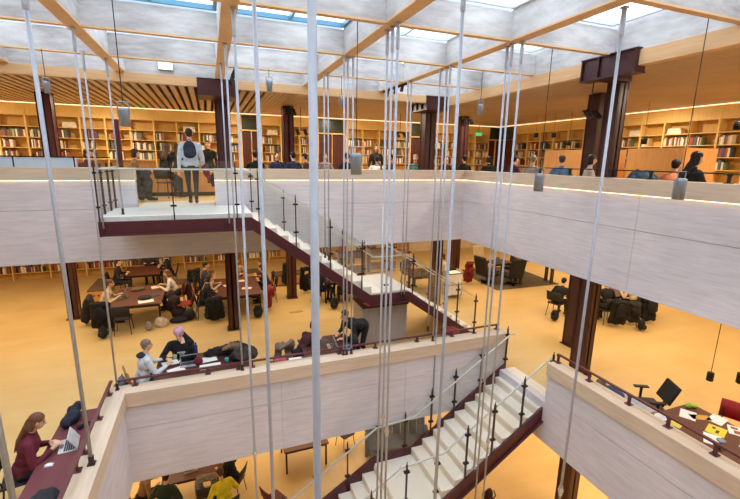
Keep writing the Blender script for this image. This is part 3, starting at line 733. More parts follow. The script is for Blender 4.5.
def bench(label, x0, x1, y0, y1, zf, h=.43):
    t = thing('storage_bench', label, 'bench', ((x0+x1)/2, y0, zf)); w = (x1-x0)/2; d = y1-y0
    b = MB(); b.box(-w, w, 0, d, .04, h-.04); B_ = b.obj('body', M['partition'], t)
    p = MB(); p.box(-w+.03, w-.03, .03, d-.03, 0, .04); p.obj('plinth', M['black'], t)
    s = MB(); s.box(-w-.01, w+.01, -.01, d+.01, h-.04, h); s.obj('seat_pad', cmat((92, 72, 50), .8), t, bevel=.01)
    for sx in (-.07, .07): k = MB(); k.lathe([(.03, 0), (.03, .006)], n=12); o = k.obj('hand_hole', M['black'], B_); o.location = (sx, -.001, h*.55); o.rotation_euler = (PI/2, 0, 0)
    return t
def sit(label, x, y, zf, rz, chair_label=None, chair_rgb=(40, 34, 34), **k):
    r = person(label, (x, y, zf), rz, 'sit', **k)
    if chair_label: chair(chair_label, x, y, zf, rz, chair_rgb)
    return r
D = math.radians

# ================================================================== UPPER LEVEL
root, tl, hd = person('person in pale hooded jacket and dark trousers walking off the landing with a backpack', (-.42, 11.55, .03), D(4), 'walk', lean=3,
    hands=((-.27, .02, .80), (.27, .10, .84)), top=(206, 218, 228), bottom=(34, 36, 46), hair=(62, 50, 44), s=1.06, vox=.013, puff=1.2, feet=((-.06, .15, .085), (.06, -.14, .10)))
backpack('dark blue backpack on the back of the walking person in pale jacket', -.42, 11.55-.27, FU+1.13, D(184), (36, 44, 60), 1.0)
soft('shoulder_bag', 'dark bag hanging from the left hand of the walking person', 'bag', (-.76, 11.56, FU+.30), [((0, 0, .2), (.10, .06, .19)), ((-.05, 0, .36), (-.02, 0, .52), .014), ((.05, 0, .36), (.02, 0, .52), .014)], (32, 32, 40))
soft('coat', 'red and dark jacket carried on the right arm of the walking person', 'coat', (-.08, 11.62, FU+.52), [((0, 0, .30), (.11, .10, .16)), ((.06, 0, .10), (.07, .08, .16)), ((-.03, .0, .40), (.08, .08, .10))], (120, 30, 48))
soft('coat', 'dark jacket bundled below the red one on the walking person', 'coat', (.10, 11.72, FU+.40), [((0, 0, .2), (.10, .10, .2))], (36, 36, 50))

t = thing('reading_desk', 'light wooden desk with closed front panel beyond the landing opening', 'desk', (-.75, 14.0, FU))
for nm, b, m in (('desktop', (-1.35, 1.35, -.02, .62, .72, .75), 'ply'), ('front_panel', (-1.35, 1.35, 0, .02, .12, .72), 'partition'), ('plinth', (-1.30, 1.30, .02, .06, 0, .12), 'black')):
    q = MB(); q.box(*b); q.obj(nm, M[m], t)
for sx in (-1.33, 1.31): q = MB(); q.box(sx, sx+.03, 0, .6, 0, .72); q.obj('side_panel', M['ply'], t)
sit('seated person in mustard brown jacket left of the walking person', -1.95, 12.65, FU, D(-75), 'dark chair under the person in mustard brown jacket', top=(132, 96, 46), hair=(60, 40, 28), style='bob', lean=14, vox=.016)
chaircoat('black coat over chair behind the person in mustard jacket', -1.62, 12.35, FU, (34, 34, 40), .88, D(60))
sit('long-haired person in black sitting at the wooden desk beyond the landing', -1.15, 13.35, FU, D(-40), 'dark chair under the long-haired person in black near wooden desk', top=(30, 28, 32), hair=(84, 52, 34), style='long', seat=.62, lean=10)
person('person in black standing at back shelves right of the walking person', (.02, 15.2, FU), D(170), 'stand', top=(28, 28, 32), bottom=(28, 28, 32), hair=(40, 28, 24), s=.98)
person('person with long dark hair standing left of the walking person before shelves', (-.95, 15.2, FU), D(10), 'stand', top=(40, 34, 36), bottom=(28, 28, 32), hair=(74, 46, 32), style='long', s=.92)
sit('brown-haired person leaning at the far left behind the pale parapet screen', -3.05, 12.6, FU, D(-120), 'dark chair of the brown-haired person behind the pale parapet screen', top=(110, 70, 56), hair=(70, 44, 32), style='bob', lean=25)
table('dark reading table behind the pale parapet screen at left', -3.0, 13.6, FU, 2.0, .9, m='darktop')
q = thing('lamp_post', 'slanting dark post with grey rod in front of left bookshelves', 'post', (-2.25, 13.2, FU)); b = MB(); b.box(-.06, .06, -.05, .05, .03, 2.1); b.obj('post', M['steel_red'], q); b = MB(); b.box(-.12, .12, -.12, .12, 0, .03); b.obj('base_plate', M['steel_red'], q)
for lab, cx in (('dark reading table on upper floor behind the stair head', 2.0), ('dark reading table on upper floor behind the thick rod', 4.3), ('dark reading table on upper floor by the second bracketed column', 7.6)):
    table(lab, cx, 13.15, FU, 1.9, .8, m='darktop')
UP = [ # label, x, y, rz, kwargs
 ('person in black seated at upper back table, leftmost behind the stair head', 1.25, 12.45, 0, dict(top=(30, 30, 34), hair=(34, 26, 24))),
 ('person in navy with pale face at the upper back table before the column', 2.05, 13.9, 180, dict(top=(36, 48, 84), hair=(40, 30, 26))),
 ('person in dark blue seated back to us before the column with spotlights', 2.35, 12.45, 10, dict(top=(44, 58, 92), hair=(32, 26, 26))),
 ('person in brown hunched at upper back table left of thick rod', 3.0, 13.0, 60, dict(top=(62, 44, 40), hair=(38, 28, 24), lean=22)),
 ('person in grey pink top facing us right of the thick rod', 3.65, 13.95, 180, dict(top=(168, 146, 150), hair=(92, 72, 60), style='bob')),
 ('person in black seated back to us left of the big pendant lamp', 4.0, 12.45, 0, dict(top=(28, 28, 34), hair=(30, 24, 24))),
 ('person in white shirt bent over the table right of the big pendant lamp', 5.0, 12.5, -20, dict(top=(222, 218, 212), hair=(50, 36, 30), lean=30)),
 ('person in charcoal at upper back table behind the slim rods', 5.8, 13.1, 90, dict(top=(56, 54, 60), hair=(36, 28, 26))),
 ('grey-haired person in teal top left of the second bracketed column', 6.55, 12.9, 150, dict(top=(96, 138, 134), hair=(158, 142, 130), style='short')),
 ('person in black right of the second bracketed column, nearest its foot', 8.25, 12.45, 0, dict(top=(30, 28, 32), hair=(28, 24, 24))),
 ('person in dark brown right of the second bracketed column facing us', 8.3, 13.95, 180, dict(top=(64, 46, 44), hair=(34, 26, 24))),
 ('person in black by the upper back corner, right of two dark seated readers', 9.2, 12.4, -10, dict(top=(34, 32, 36), hair=(32, 26, 26), style='bob')),
]
for lab, x, y, rz, k in UP: sit(lab, x, y, FU, D(rz), 'dark chair of the '+' '.join(lab.split()[:12]).replace('person', 'reader'), vox=.019, **k)
person('tall person in black standing among readers left of the second doorway', (5.5, 13.9, FU), D(160), 'stand', top=(30, 28, 34), bottom=(28, 28, 32), hair=(34, 26, 24), style='long', s=.97, vox=.019)
RT = [
 ('person in purple at upper right table by the back corner', 8.2, 10.0, -90, dict(top=(92, 50, 94), hair=(40, 30, 30))),
 ('grey-haired person in pale top at upper right behind the parapet', 8.2, 9.2, -60, dict(top=(176, 164, 158), hair=(150, 136, 124))),
 ('grey-haired person in blue shirt seated back to us left of near column', 8.3, 8.25, -40, dict(top=(92, 130, 168), hair=(84, 82, 86))),
 ('dark-haired person in pale top just left of the near bracketed column', 8.25, 7.45, -120, dict(top=(206, 194, 184), hair=(44, 32, 28), style='bob')),
 ('dark-haired person in orange top slumped beside the teal jacket', 8.4, 5.62, -70, dict(top=(206, 122, 84), hair=(36, 26, 24), lean=34)),
]
for lab, x, y, rz, k in RT: sit(lab, x, y, FU, D(rz), 'dark chair of the '+' '.join(lab.split()[:12]).replace('person', 'reader'), vox=.017, **k)
sit('long-haired person in black in profile at the upper right parapet', 8.1, 5.12, FU, D(-112), 'dark chair of the long-haired reader in black by the upper right parapet', vox=.012, top=(28, 28, 32), hair=(28, 24, 26), style='long', lean=12, head=(0, 0), s=1.04)
soft('coat', 'teal and black jacket heaped on a chair back by the upper right parapet', 'coat', (8.2, 6.02, FU+.72), [((-.05, 0, .18), (.26, .20, .17)), ((-.26, -.05, .10), (.15, .16, .12)), ((.16, .05, .2), (.22, .18, .14))], (62, 84, 100), 0, .02, .02)
chair('dark chair under the teal and black jacket', 8.2, 6.02, FU, D(-90))
for lab, cy, L in (('dark table on the upper floor behind the near column, farther one', 9.55, 2.2), ('dark table on the upper floor right of the near column', 5.2, 2.6)):
    table(lab, 9.1, cy, FU, .8, L, m='darktop')
for lab, y0, y1 in (('plywood booth partition before right bookshelves, left of the near column', 9.2, 11.2), ('plywood booth partition before right bookshelves, right of the near column', 6.75, 8.2)):
    q = thing('booth_partition', lab, 'partition', (10.5, (y0+y1)/2, FU)); h = (y1-y0)/2
    b = MB(); b.box(-.02, .02, -h, h, 0, 1.58); b.obj('side_panel', M['partition'], q)
    b = MB(); b.box(.02, 1.2, -h, -h+.04, 0, 1.58); b.obj('end_panel', M['partition'], q)
    b = MB(); b.box(.02, 1.2, h-.04, h, 0, 1.58); b.obj('end_panel', M['partition'], q)
    b = MB(); b.box(.02, .5, -h+.04, h-.04, .38, .46); b.obj('seat', M['greywood'], q)
q = MB(); q.path([(0, 0, 0.02), (.02, .02, .6), (-.03, 0, 1.2), (.03, .02, 1.75), (0, .03, 2.0), (.05, .05, 2.25)], .022, 8); q.lathe([(.16, 0), (.14, .03), (.03, .05)], n=14)
tag(q.obj('plant_stem', cmat((70, 52, 40)), loc=(9.4, 8.0, FU)), 'thin crooked branch standing right of the near column', 'branch')

# ================================================================== BOOKCASES AND BOOKS
SH = [2.78, 2.44, 2.08, 1.74, 1.40, 1.06, .72, .38, .06]
BOOKCOL = [(158, 76, 60), (232, 222, 200), (72, 80, 96), (216, 198, 164), (116, 56, 50), (236, 230, 218), (60, 58, 60), (196, 168, 112), (92, 110, 84), (214, 196, 172), (150, 88, 60)]
COLN = ['red', 'cream', 'slate blue', 'buff', 'maroon', 'white', 'black', 'ochre', 'sage green', 'beige', 'brown']
ORD = ['first', 'second', 'third', 'fourth', 'fifth', 'sixth', 'seventh', 'eighth', 'ninth', 'tenth', 'eleventh', 'twelfth', 'thirteenth', 'fourteenth', 'fifteenth', 'sixteenth', 'seventeenth', 'eighteenth', 'nineteenth', 'twentieth']
specs = []
def bookcase(label, axis, a0, w, short, z0=FU, shelves=SH, rows=(3, 4, 5), top=2.80, seed=0, face=None, dens=.5):
    rr = random.Random(seed)
    t = thing('bookcase', label, 'bookcase', ((a0+w/2, 17.08, z0) if axis == 'x' else (13.08, a0+w/2, z0)) if face is None else (a0+w/2, face, z0), 0 if axis == 'x' else -PI/2, 'oak wall bookcases')
    if 'b%.2f' % w not in _bc:
        p = {}
        m = MB(); m.box(-w/2, w/2, .30, .32, 0, top); p['back_panel'] = [m.mesh('back_panel', M['ply_back'])]
        L_ = MB(); L_.box(-w/2, -w/2+.022, 0, .30, 0, top); R_ = MB(); R_.box(w/2-.022, w/2, 0, .30, 0, top); p['side_panel'] = [L_.mesh('side_panel', M['ply']), R_.mesh('side_panel', M['ply'])]
        p['shelf'] = []
        for z in shelves: s = MB(); s.box(-w/2+.022, w/2-.022, .01, .30, z-.02, z); p['shelf'].append(s.mesh('shelf', M['ply']))
        if face is None: c_ = MB(); c_.box(-w/2+.022, w/2-.022, .012, .032, shelves[1], shelves[0]-.02); p['cornice_panel'] = [c_.mesh('cornice_panel', M['ply'])]
        _bc['b%.2f' % w] = p
    for nm, ms in _bc['b%.2f' % w].items():
        for me in ms: o = bpy.data.objects.new(nm, me); COL.objects.link(o); o.parent = t
    for r in rows:
        z = shelves[r]; n = 0; x = -w/2+.03+(rr.choice((0, 0, .1)))
        end = w/2-.03 if rr.random() < .25 else x+(w-.06)*rr.uniform(.35, dens+.1)
        while x < min(end, w/2-.06):
            bw = rr.uniform(.022, .052); bh = rr.uniform(.19, .27); ci = rr.randrange(len(BOOKCOL))
            if rr.random() < .07: x += .04
            n += 1
            loc = (a0+w/2+x+bw/2, 17.08+.03, z0+z) if axis == 'x' else (13.08+.03, a0+w/2-x-bw/2, z0+z)
            if face is not None: loc = (a0+w/2+x+bw/2, face+.03, z0+z)
            dist = math.dist(loc, (0, 0, 1.2))
            lab = '%s book, %s from left on %s shelf of %s' % (COLN[ci], ORD[min(n-1, 19)], ORD[r-1], short)
            specs.append((bw/dist*(1 if axis == 'x' else .8), loc, axis, bw, bh, rr.uniform(.15, .2), ci, lab)); x += bw+.002
    return t
_bc = {}
n = 0
for (x0, k) in ((-6.98, 11), (1.98, 3), (5.42, 4), (9.56, 4)):
    for i in range(k):
        n += 1
        where = ['left run', 'run between first two doorways', 'run between second and third doorways', 'run nearest the corner'][[-6.98, 1.98, 5.42, 9.56].index(x0)]
        bookcase('oak bookcase bay on upper back wall, %s of the %s' % (ORD[i], where), 'x', x0+i*.745, .745, 'back-wall bay %s, %s' % (ORD[i], {-6.98: 'left run', 1.98: 'second run', 5.42: 'third run', 9.56: 'corner run'}[x0]), seed=n)
for i in range(15):
    bookcase('oak bookcase bay on upper right wall, %s from the back corner' % ORD[i], 'y', 15.1-i*.745, .745, 'right-wall bay %s from corner' % ORD[i], seed=100+i)
_bc.clear()
SH2 = [2.2, 1.85, 1.5, 1.15, .68, .30]
for i in range(15):
    bookcase('long low-set oak bookcase bay on middle-floor back wall, %s from left' % ORD[i], 'x', -8.6+i*1.22, 1.22, 'middle-floor back-wall bay %s' % ORD[i], FL, SH2, (5, 4), 2.25, 300+i, 19.44, .75)
specs.sort(key=lambda s: -s[0])
bm_ = {}
def bookmesh(bw, bh, bd, ci, axis):
    m = MB(); t_ = .003
    for b, mi in (((-bw/2, -bw/2+t_, 0, bd, 0, bh), 0), ((bw/2-t_, bw/2, 0, bd, 0, bh), 0), ((-bw/2+t_, bw/2-t_, 0, t_*1.5, 0, bh), 0), ((-bw/2+t_, bw/2-t_, t_*1.5, bd-.004, .004, bh-.004), 1)): m.box(*b, mi)
    return m
for _, loc, axis, bw, bh, bd, ci, lab in specs[:290]:
    key = (round(bw, 2), round(bh, 1), ci)
    if key not in bm_: bm_[key] = bookmesh(bw, bh, bd, ci, axis).mesh('book', [cmat(BOOKCOL[ci], .6, .04), M['paper']])
    o = bpy.data.objects.new('book', bm_[key]); COL.objects.link(o); o.location = loc; o.rotation_euler = (0, 0, 0 if axis == 'x' else -PI/2); o.scale = (bw/max(bm_[key].vertices[i].co.x for i in range(16))/2, 1, 1)
    tag(o, lab, 'book', 'books on the oak wall shelves')
rest = MB()
for _, loc, axis, bw, bh, bd, ci, lab in specs[290:]:
    x, y, z = loc
    if axis == 'x': rest.box(x-bw/2, x+bw/2, y, y+bd, z, z+bh, ci)
    else: rest.box(x, x+bd, y-bw/2, y+bw/2, z, z+bh, ci)
tag(rest.obj('books', [cmat(c, .6, .04) for c in BOOKCOL]), 'many more small coloured books standing on the far wall shelves', 'books', kind='stuff')
for i, (x, w_) in enumerate(((1.22, .76), (4.22, 1.20), (8.40, 1.16), (12.54, .86))):
    d = MB(); d.box(x+.02, x+w_-.02, 17.2, 17.3, FU, 2.2); o = struct('door_%d' % (i+1), d, M['door'])
    g = MB(); g.box(x+.02, x+w_-.02, 17.18, 17.26, 2.24, 2.78); struct('window_%d' % (i+2), g, M['green_glass'])
    fr = MB()
    for q in ((x, x+.03, 17.1, 17.3, FU, 2.8), (x+w_-.03, x+w_, 17.1, 17.3, FU, 2.8), (x, x+w_, 17.1, 17.3, 2.2, 2.25), (x+w_/2-.012, x+w_/2+.012, 17.12, 17.3, FU, 2.2)): fr.box(*q)
    struct('door_frame', fr, M['ply'])
d = MB(); d.box(13.1, 13.2, 15.9, 17.3, FU, 2.2); struct('door_5', d, M['door']); d = MB(); d.box(13.1, 13.2, 15.9, 17.3, 2.24, 2.78); struct('window_6', d, M['green_glass'])
for i, (x, y, r) in enumerate(((-4.3, 17.11, 0), (-.6, 17.11, 0), (2.4, 17.11, 0), (13.11, 8.85, -PI/2), (13.11, 10.1, -PI/2), (13.11, 6.6, -PI/2))):
    m = MB(); m.box(-.2, .2, 0, .2, 0, .10); m.box(-.19, .18, 0, .2, .104, .17); tag(m.obj('document_box', cmat((224, 212, 188), .7), loc=(x, y, FU+SH[2]), rz=r), ['pale box stack on back shelf above the column at far left', 'pale box stack on back shelf behind the walking person', 'pale box stack on back shelf right of the first doorway', 'pale box stack on right-wall shelf, middle of three', 'pale box stack on right-wall shelf nearest the near column', 'pale box stack on right-wall shelf nearest the right edge'][i], 'box')

# ================================================================== MIDDLE LEVEL
table('long red-brown reading table at left on middle floor, nearer one', -2.2, 13.7, FL, 1.35, 1.95)
table('red-brown reading table at left on middle floor, farther one', -2.5, 16.8, FL, 1.2, 1.3)
sit('brown-haired person in beige top left of the long reading table', -3.2, 13.55, FL, D(-90), 'dark chair of the beige-topped reader at the long table', top=(206, 184, 160), bottom=(40, 38, 44), hair=(96, 60, 38), style='bun', lean=28, vox=.015, hands=((-.16, .48, .80), (.16, .46, .80)))
sit('person in white top right of the long reading table', -1.2, 14.25, FL, D(90), 'red chair of the white-topped reader at the long table', (150, 44, 36), top=(222, 212, 200), bottom=(36, 34, 40), hair=(120, 80, 52), style='pony', lean=26, vox=.015, hands=((-.16, .46, .80), (.16, .44, .80)))
sit('person in black at the far left of the farther reading table', -3.3, 16.2, FL, D(-90), 'dark chair at far left of the farther reading table', top=(34, 30, 34), hair=(34, 26, 26), lean=14)
sit('person in black at the right of the farther reading table', -1.6, 16.9, FL, D(90), 'dark chair at the right of the farther reading table', top=(36, 32, 36), hair=(54, 38, 30), style='bob', lean=14)
sit('person in grey behind the farther reading table facing us', -2.4, 17.9, FL, D(180), 'dark chair behind the farther reading table', top=(64, 58, 62), hair=(44, 32, 28), lean=10)
chaircoat('black coat over a chair at the near left corner of long table', -3.05, 12.75, FL, (26, 26, 30), .95, 0, 1.0)
backpack('black backpack on the floor before the hung black coat', -2.95, 12.35, FL, D(160), (30, 28, 32), .8)
chair('dark chair tucked at the near end of the long table', -2.5, 12.6, FL, 0)
soft('tote_bag', 'cream cloth bag slumped on floor at near end of long table', 'bag', (-1.6, 12.75, FL), [((0, 0, .13), (.16, .12, .14)), ((.1, .05, .1), (.12, .1, .1))], (206, 190, 166))
backpack('small grey white backpack beside the cream cloth bag', -1.88, 12.55, FL, D(200), (150, 140, 132), .62)
soft('coat', 'dark coat heap on chair at right of the long table', 'coat', (-1.25, 13.35, FL), [((0, 0, .45), (.22, .22, .28)), ((.1, -.1, .2), (.22, .2, .2)), ((-.1, .1, .7), (.16, .14, .14))], (44, 30, 32))
chair('red chair at near right of the long table', -.95, 13.35, FL, D(90), (156, 46, 36))
laptop('open grey laptop on the long table before the beige-topped reader', -2.6, 13.55, TT, D(-90), (120, 110, 104))
sheet('notebook', 'open white notebook at the near end of the long table', 'notebook', -1.95, 13.0, TT, .2, .4, .28)
soft('coat', 'dark sweater lying on the long table near its end', 'coat', (-2.0, 13.2, TT), [((0, 0, .05), (.2, .14, .07))], (52, 44, 46))
chaircoat('dark coat over the chair back behind the beige-topped reader', -3.5, 13.55, FL, (44, 36, 38), .9, D(90), .9)
chaircoat('dark brown coat over the chair back of the white-topped reader', -.92, 14.3, FL, (58, 36, 34), .92, D(-90), .9)
soft('coat', 'grey and brown scarf heap in middle of the long table', 'coat', (-2.35, 14.2, TT), [((0, 0, .04), (.16, .12, .06)), ((.12, .08, .03), (.12, .1, .05))], (104, 86, 74))
for i, (x, y, r, c) in enumerate(((-1.85, 14.35, .2, (214, 196, 172)), (-2.7, 14.45, -.3, (90, 60, 52)), (-1.8, 13.55, .5, (60, 66, 84)))): sheet('notebook', ['pale notebook before the white-topped reader on long table', 'brown folder at the far left corner of the long table', 'dark blue folder at middle right of the long table'][i], 'notebook', x, y, TT, r, .22, .3, c, .015)
for lab, x0, x1, y1 in (('oak storage bench with hand holes left of the long table', -4.05, -3.55, 17.2), ('oak storage bench right of the long table before pale floor', -1.65, -.62, 16.3), ('oak storage bench behind the round-shaded column, under the stair', 2.05, 3.2, 16.3)):
    bench(lab, x0, x1, 15.66, y1, FL)
bench('oak storage bench low before the columns at far middle', .5, 1.7, 16.4, 17.0, FL)
table('red-brown reading table crowded with readers behind the front column', .62, 13.75, FL, 1.4, 2.1)
sit('person in pale beige leaning left of the crowded table', -.42, 13.85, FL, D(-90), 'dark chair of pale beige reader at the crowded table', top=(196, 172, 148), hair=(96, 62, 42), style='long', lean=28, hands=((-.16, .48, .80), (.16, .46, .80)))
sit('person in black at near left of the crowded table', -.42, 13.1, FL, D(-80), 'dark chair of black-clad reader at near left of crowded table', top=(30, 28, 30), hair=(62, 42, 32), style='bob', lean=20)
sit('person in dark blue at far left of the crowded table', -.45, 14.75, FL, D(-90), 'dark chair of blue-clad reader at far left of crowded table', top=(46, 54, 74), hair=(30, 24, 24), lean=12)
sit('person in brown at far right of the crowded table', 1.68, 14.65, FL, D(90), 'dark chair of brown-clad reader at far right of crowded table', top=(92, 66, 52), hair=(60, 42, 32), lean=16)
sit('person in charcoal at middle right of the crowded table', 1.7, 14.0, FL, D(90), 'dark chair of charcoal-clad reader at the crowded table', top=(48, 44, 48), hair=(40, 30, 28), style='bob', lean=24)
sit('person in tan behind the crowded table facing us', .7, 15.3, FL, D(180), 'dark chair behind the crowded table', top=(176, 146, 116), hair=(70, 48, 36), style='long', lean=16)
chaircoat('black coat on chair at the near left of the crowded table', -.1, 12.55, FL, (28, 26, 28), .85, D(10))
soft('coat', 'dark coat spread in a triangle on floor left of crowded table', 'coat', (-.95, 13.0, FL), [((-.15, 0, .06), (.3, .2, .1)), ((.12, .05, .15), (.18, .16, .2))], (40, 34, 36))
chaircoat('red coat over chair at the near right of the crowded table', 1.62, 13.2, FL, (140, 34, 34), .85, D(90))
backpack('black backpack on floor at the near right of crowded table', 1.15, 12.6, FL, D(170), (30, 28, 30), .95)
chaircoat('black jacket hung on chair behind the crowded table at left', -.75, 15.75, FL, (28, 28, 32), .95, D(30))
for i, (x, y, r) in enumerate(((.35, 13.9, .3), (.9, 13.4, -.2), (.75, 14.3, .1))): sheet('notebook', ['open notebook on crowded table before the beige reader', 'white papers on crowded table, nearest the column', 'white papers on crowded table, farthest from us'][i], 'notebook', x, y, TT, r, .3, .22, (224, 206, 180))
sheet('floor_frame', 'small thin frame mark lying on floor before the middle column', 'frame', 2.35, 12.7, FL, .1, .42, .16, (196, 150, 92), .006, ((120, 84, 48), ((-.2, .2, -.075, -.065), (-.2, -.19, -.07, .07), (.19, .2, -.07, .07))))
chaircoat('tall black coat over a chair right of the middle column', 3.1, 14.5, FL, (26, 26, 30), 1.05, 0, .9)
chaircoat('black coat over a chair beyond the middle column', 2.6, 15.5, FL, (28, 28, 32), 1.0, 0, .8)
table('dark reading table below the upper stair, ringed by dark coats', 4.0, 13.6, FL, 1.2, .9, m='darktop')
sit('person in black at left of table below the upper stair', 3.25, 13.3, FL, D(-80), 'dark chair at left of table below the upper stair', top=(34, 30, 32), hair=(66, 44, 34), lean=18)
sit('person in brown behind table below the upper stair', 4.1, 14.35, FL, D(180), 'dark chair behind table below the upper stair', top=(88, 60, 48), hair=(44, 32, 28), style='bob', lean=16)
sit('person in black with back to us below the upper stair', 4.1, 12.85, FL, D(5), 'dark chair of back-turned reader below the upper stair', top=(30, 28, 32), hair=(36, 28, 26), lean=14)
chaircoat('black coat over chair at right of table below the stair', 4.8, 13.4, FL, (26, 26, 28), .9, D(90))
backpack('black backpack on floor left of the back-turned reader', 3.6, 12.6, FL, D(150), (28, 28, 30), .9)
# display islands beyond the stair glass
for lab, x, y, c in (('low wooden display island with red and buff books beyond the stair glass', 5.35, 16.0, 1), ('second low wooden display island farther right beyond the stair glass', 6.9, 16.3, 2)):
    t = thing('display_shelf', lab, 'shelf', (x, y, FL))
    for nm, b, m in (('back_panel', (-.6, .6, .38, .40, 0, 1.1), 'greywood'), ('shelf', (-.6, .6, 0, .4, .06, .09), 'ply'), ('shelf', (-.6, .6, 0, .4, .5, .53), 'ply'), ('top', (-.62, .62, -.02, .42, 1.08, 1.11), 'darktop'), ('side_panel', (-.62, -.6, 0, .4, 0, 1.1), 'greywood'), ('side_panel', (.6, .62, 0, .4, 0, 1.1), 'greywood')):
        q = MB(); q.box(*b); q.obj(nm, M[m], t)
for i, (x, y, z, c, w_) in enumerate(((5.0, 16.1, FL+1.11, (150, 50, 44), .28), (5.4, 16.15, FL+1.11, (208, 178, 130), .34), (5.65, 16.1, FL+.53, (196, 160, 110), .3), (5.1, 16.1, FL+.53, (120, 96, 76), .3), (6.8, 16.4, FL+1.11, (170, 148, 120), .4))):
    m = MB(); m.box(-w_/2, w_/2, 0, .2, 0, .22); m.box(-w_/2+.006, w_/2-.006, .01, .205, .01, .226); tag(m.obj('book_box', cmat(c, .7), loc=(x, y, z)), ['red box of books on top of the first display island', 'buff box of books on top of the first display island', 'tan box on right of the first display island shelf', 'grey-brown box on left of the first display island shelf', 'pale box on top of the second display island'][i], 'box')
table('dark study table with glowing laptop beyond the stair glass', 7.35, 13.45, FL, 1.5, 1.1, m='darktop')
sit('dark-haired person in slate top behind the glowing laptop table', 7.15, 14.4, FL, D(180), 'dark chair behind the glowing laptop table', top=(70, 84, 100), hair=(34, 28, 28), lean=10)
sit('person in cream top at right of the glowing laptop table', 8.3, 13.5, FL, D(90), 'dark chair at right of the glowing laptop table', top=(216, 204, 186), hair=(52, 36, 32), style='bob', lean=10)
laptop('laptop with glowing pale blue screen beyond the stair glass', 7.2, 13.1, TT, D(160), (90, 92, 98), True)
q = thing('book_cart', 'pale narrow cart beside the glowing laptop table', 'cart', (8.0, 12.45, FL))
for nm, b, m in (('side_panel', (-.3, -.27, -.2, .2, .08, 1.0), 'greywood'), ('side_panel', (.27, .3, -.2, .2, .08, 1.0), 'greywood'), ('shelf', (-.27, .27, -.2, .2, .1, .13), 'greywood'), ('shelf', (-.27, .27, -.2, .2, .5, .53), 'greywood'), ('shelf', (-.27, .27, -.2, .2, .9, .93), 'paper'), ('back_panel', (-.27, .27, -.2, -.18, .1, .93), 'paper')):
    b_ = MB(); b_.box(*b); b_.obj(nm, M[m], q)
for sx in (-.25, .25): b_ = MB(); b_.ell((sx, 0, .04), (.03, .04, .04)); b_.obj('caster', M['black'], q)
chaircoat('red coat hanging by the far right column', 9.5, 13.55, FL, (116, 30, 28), 1.0, 0, .6)
q = thing('round_stool', 'round red stool by the foot of the upper stair', 'stool', (5.75, 8.9, FL)); b = MB(); b.lathe([(.20, .38), (.24, .40), (.24, .46), (.2, .48)], n=20); b.obj('seat', cmat((120, 44, 40), .6), q, True); b = MB(); b.tube((0,0,0.02), (0,0,.39), .03); b.lathe([(.18, 0), (.17, .02), (.03, .03)], n=16); b.obj('pedestal', M['black'], q)
# carpet corner
c = MB(); c.box(-1.5, 1.5, -1.55, 1.55, 0, .012); tag(c.obj('carpet', M['carpet'], loc=(11.65, 14.05, FL), rz=-.03), 'grey brown carpet under the lounge chairs beyond the stair', 'carpet')
def lounge(label, x, y, rz, rgb, zf=FL+.012):
    t = thing('lounge_chair', label, 'chair', (x, y, zf), rz); c_ = cmat(rgb, .7)
    s = MB(); s.box(-.33, .33, -.3, .34, .30, .42); s.obj('seat', c_, t, bevel=.04)
    R_ = rotm(D(14)); b = MB(); b.cbox((0, -.40, .74), (.62, .11, .84), R_); b.obj('backrest', c_, t, bevel=.05)
    for sx in (-.36, .36): a = MB(); a.box(sx-.03, sx+.03, -.3, .25, .52, .56); a.box(sx-.02, sx+.02, .18, .22, .36, .54); a.obj('armrest', c_, t, bevel=.01)
    p = MB(); p.tube((0, 0, .05), (0, 0, .31), .035)
    for k in range(4): p.box(*((-.3, .3, -.025, .025, .0, .05) if k % 2 else (-.025, .025, -.3, .3, .0, .05)))
    p.obj('swivel_base', M['black'], t); return t
lounge('high-backed black lounge chair on carpet, leftmost one', 10.35, 13.55, D(-80), (40, 34, 30))
lounge('cream rounded lounge chair behind the carpet laptop', 11.2, 14.9, D(190), (190, 166, 130))
lounge('black lounge chair with back to us on carpet', 11.15, 13.05, D(-10), (30, 28, 30))
lounge('black lounge chair at the right half of the carpet', 12.1, 14.1, D(120), (34, 32, 32))
table('dark study table on the carpet between lounge chairs', 11.2, 13.95, FL+.012, .9, .7, m='darktop')
laptop('open laptop with bright screen on the carpet table', 11.0, 13.9, FL+.742, D(200), (80, 82, 88), True)
t = thing('high_table', 'long dark-topped table with post legs at right edge of carpet', 'table', (12.35, 12.95, FL+.012), D(-12))
b = MB(); b.box(-.9, .95, -.35, .35, .98, 1.02); b.obj('tabletop', M['tabletop'], t, bevel=.006)
for sx, sy in ((-.8, -.2), (.55, -.2), (-.8, .2), (.55, .2)): b = MB(); b.box(sx-.05, sx+.05, sy-.05, sy+.05, 0, .98); b.obj('leg', cmat((74, 58, 40)), t)

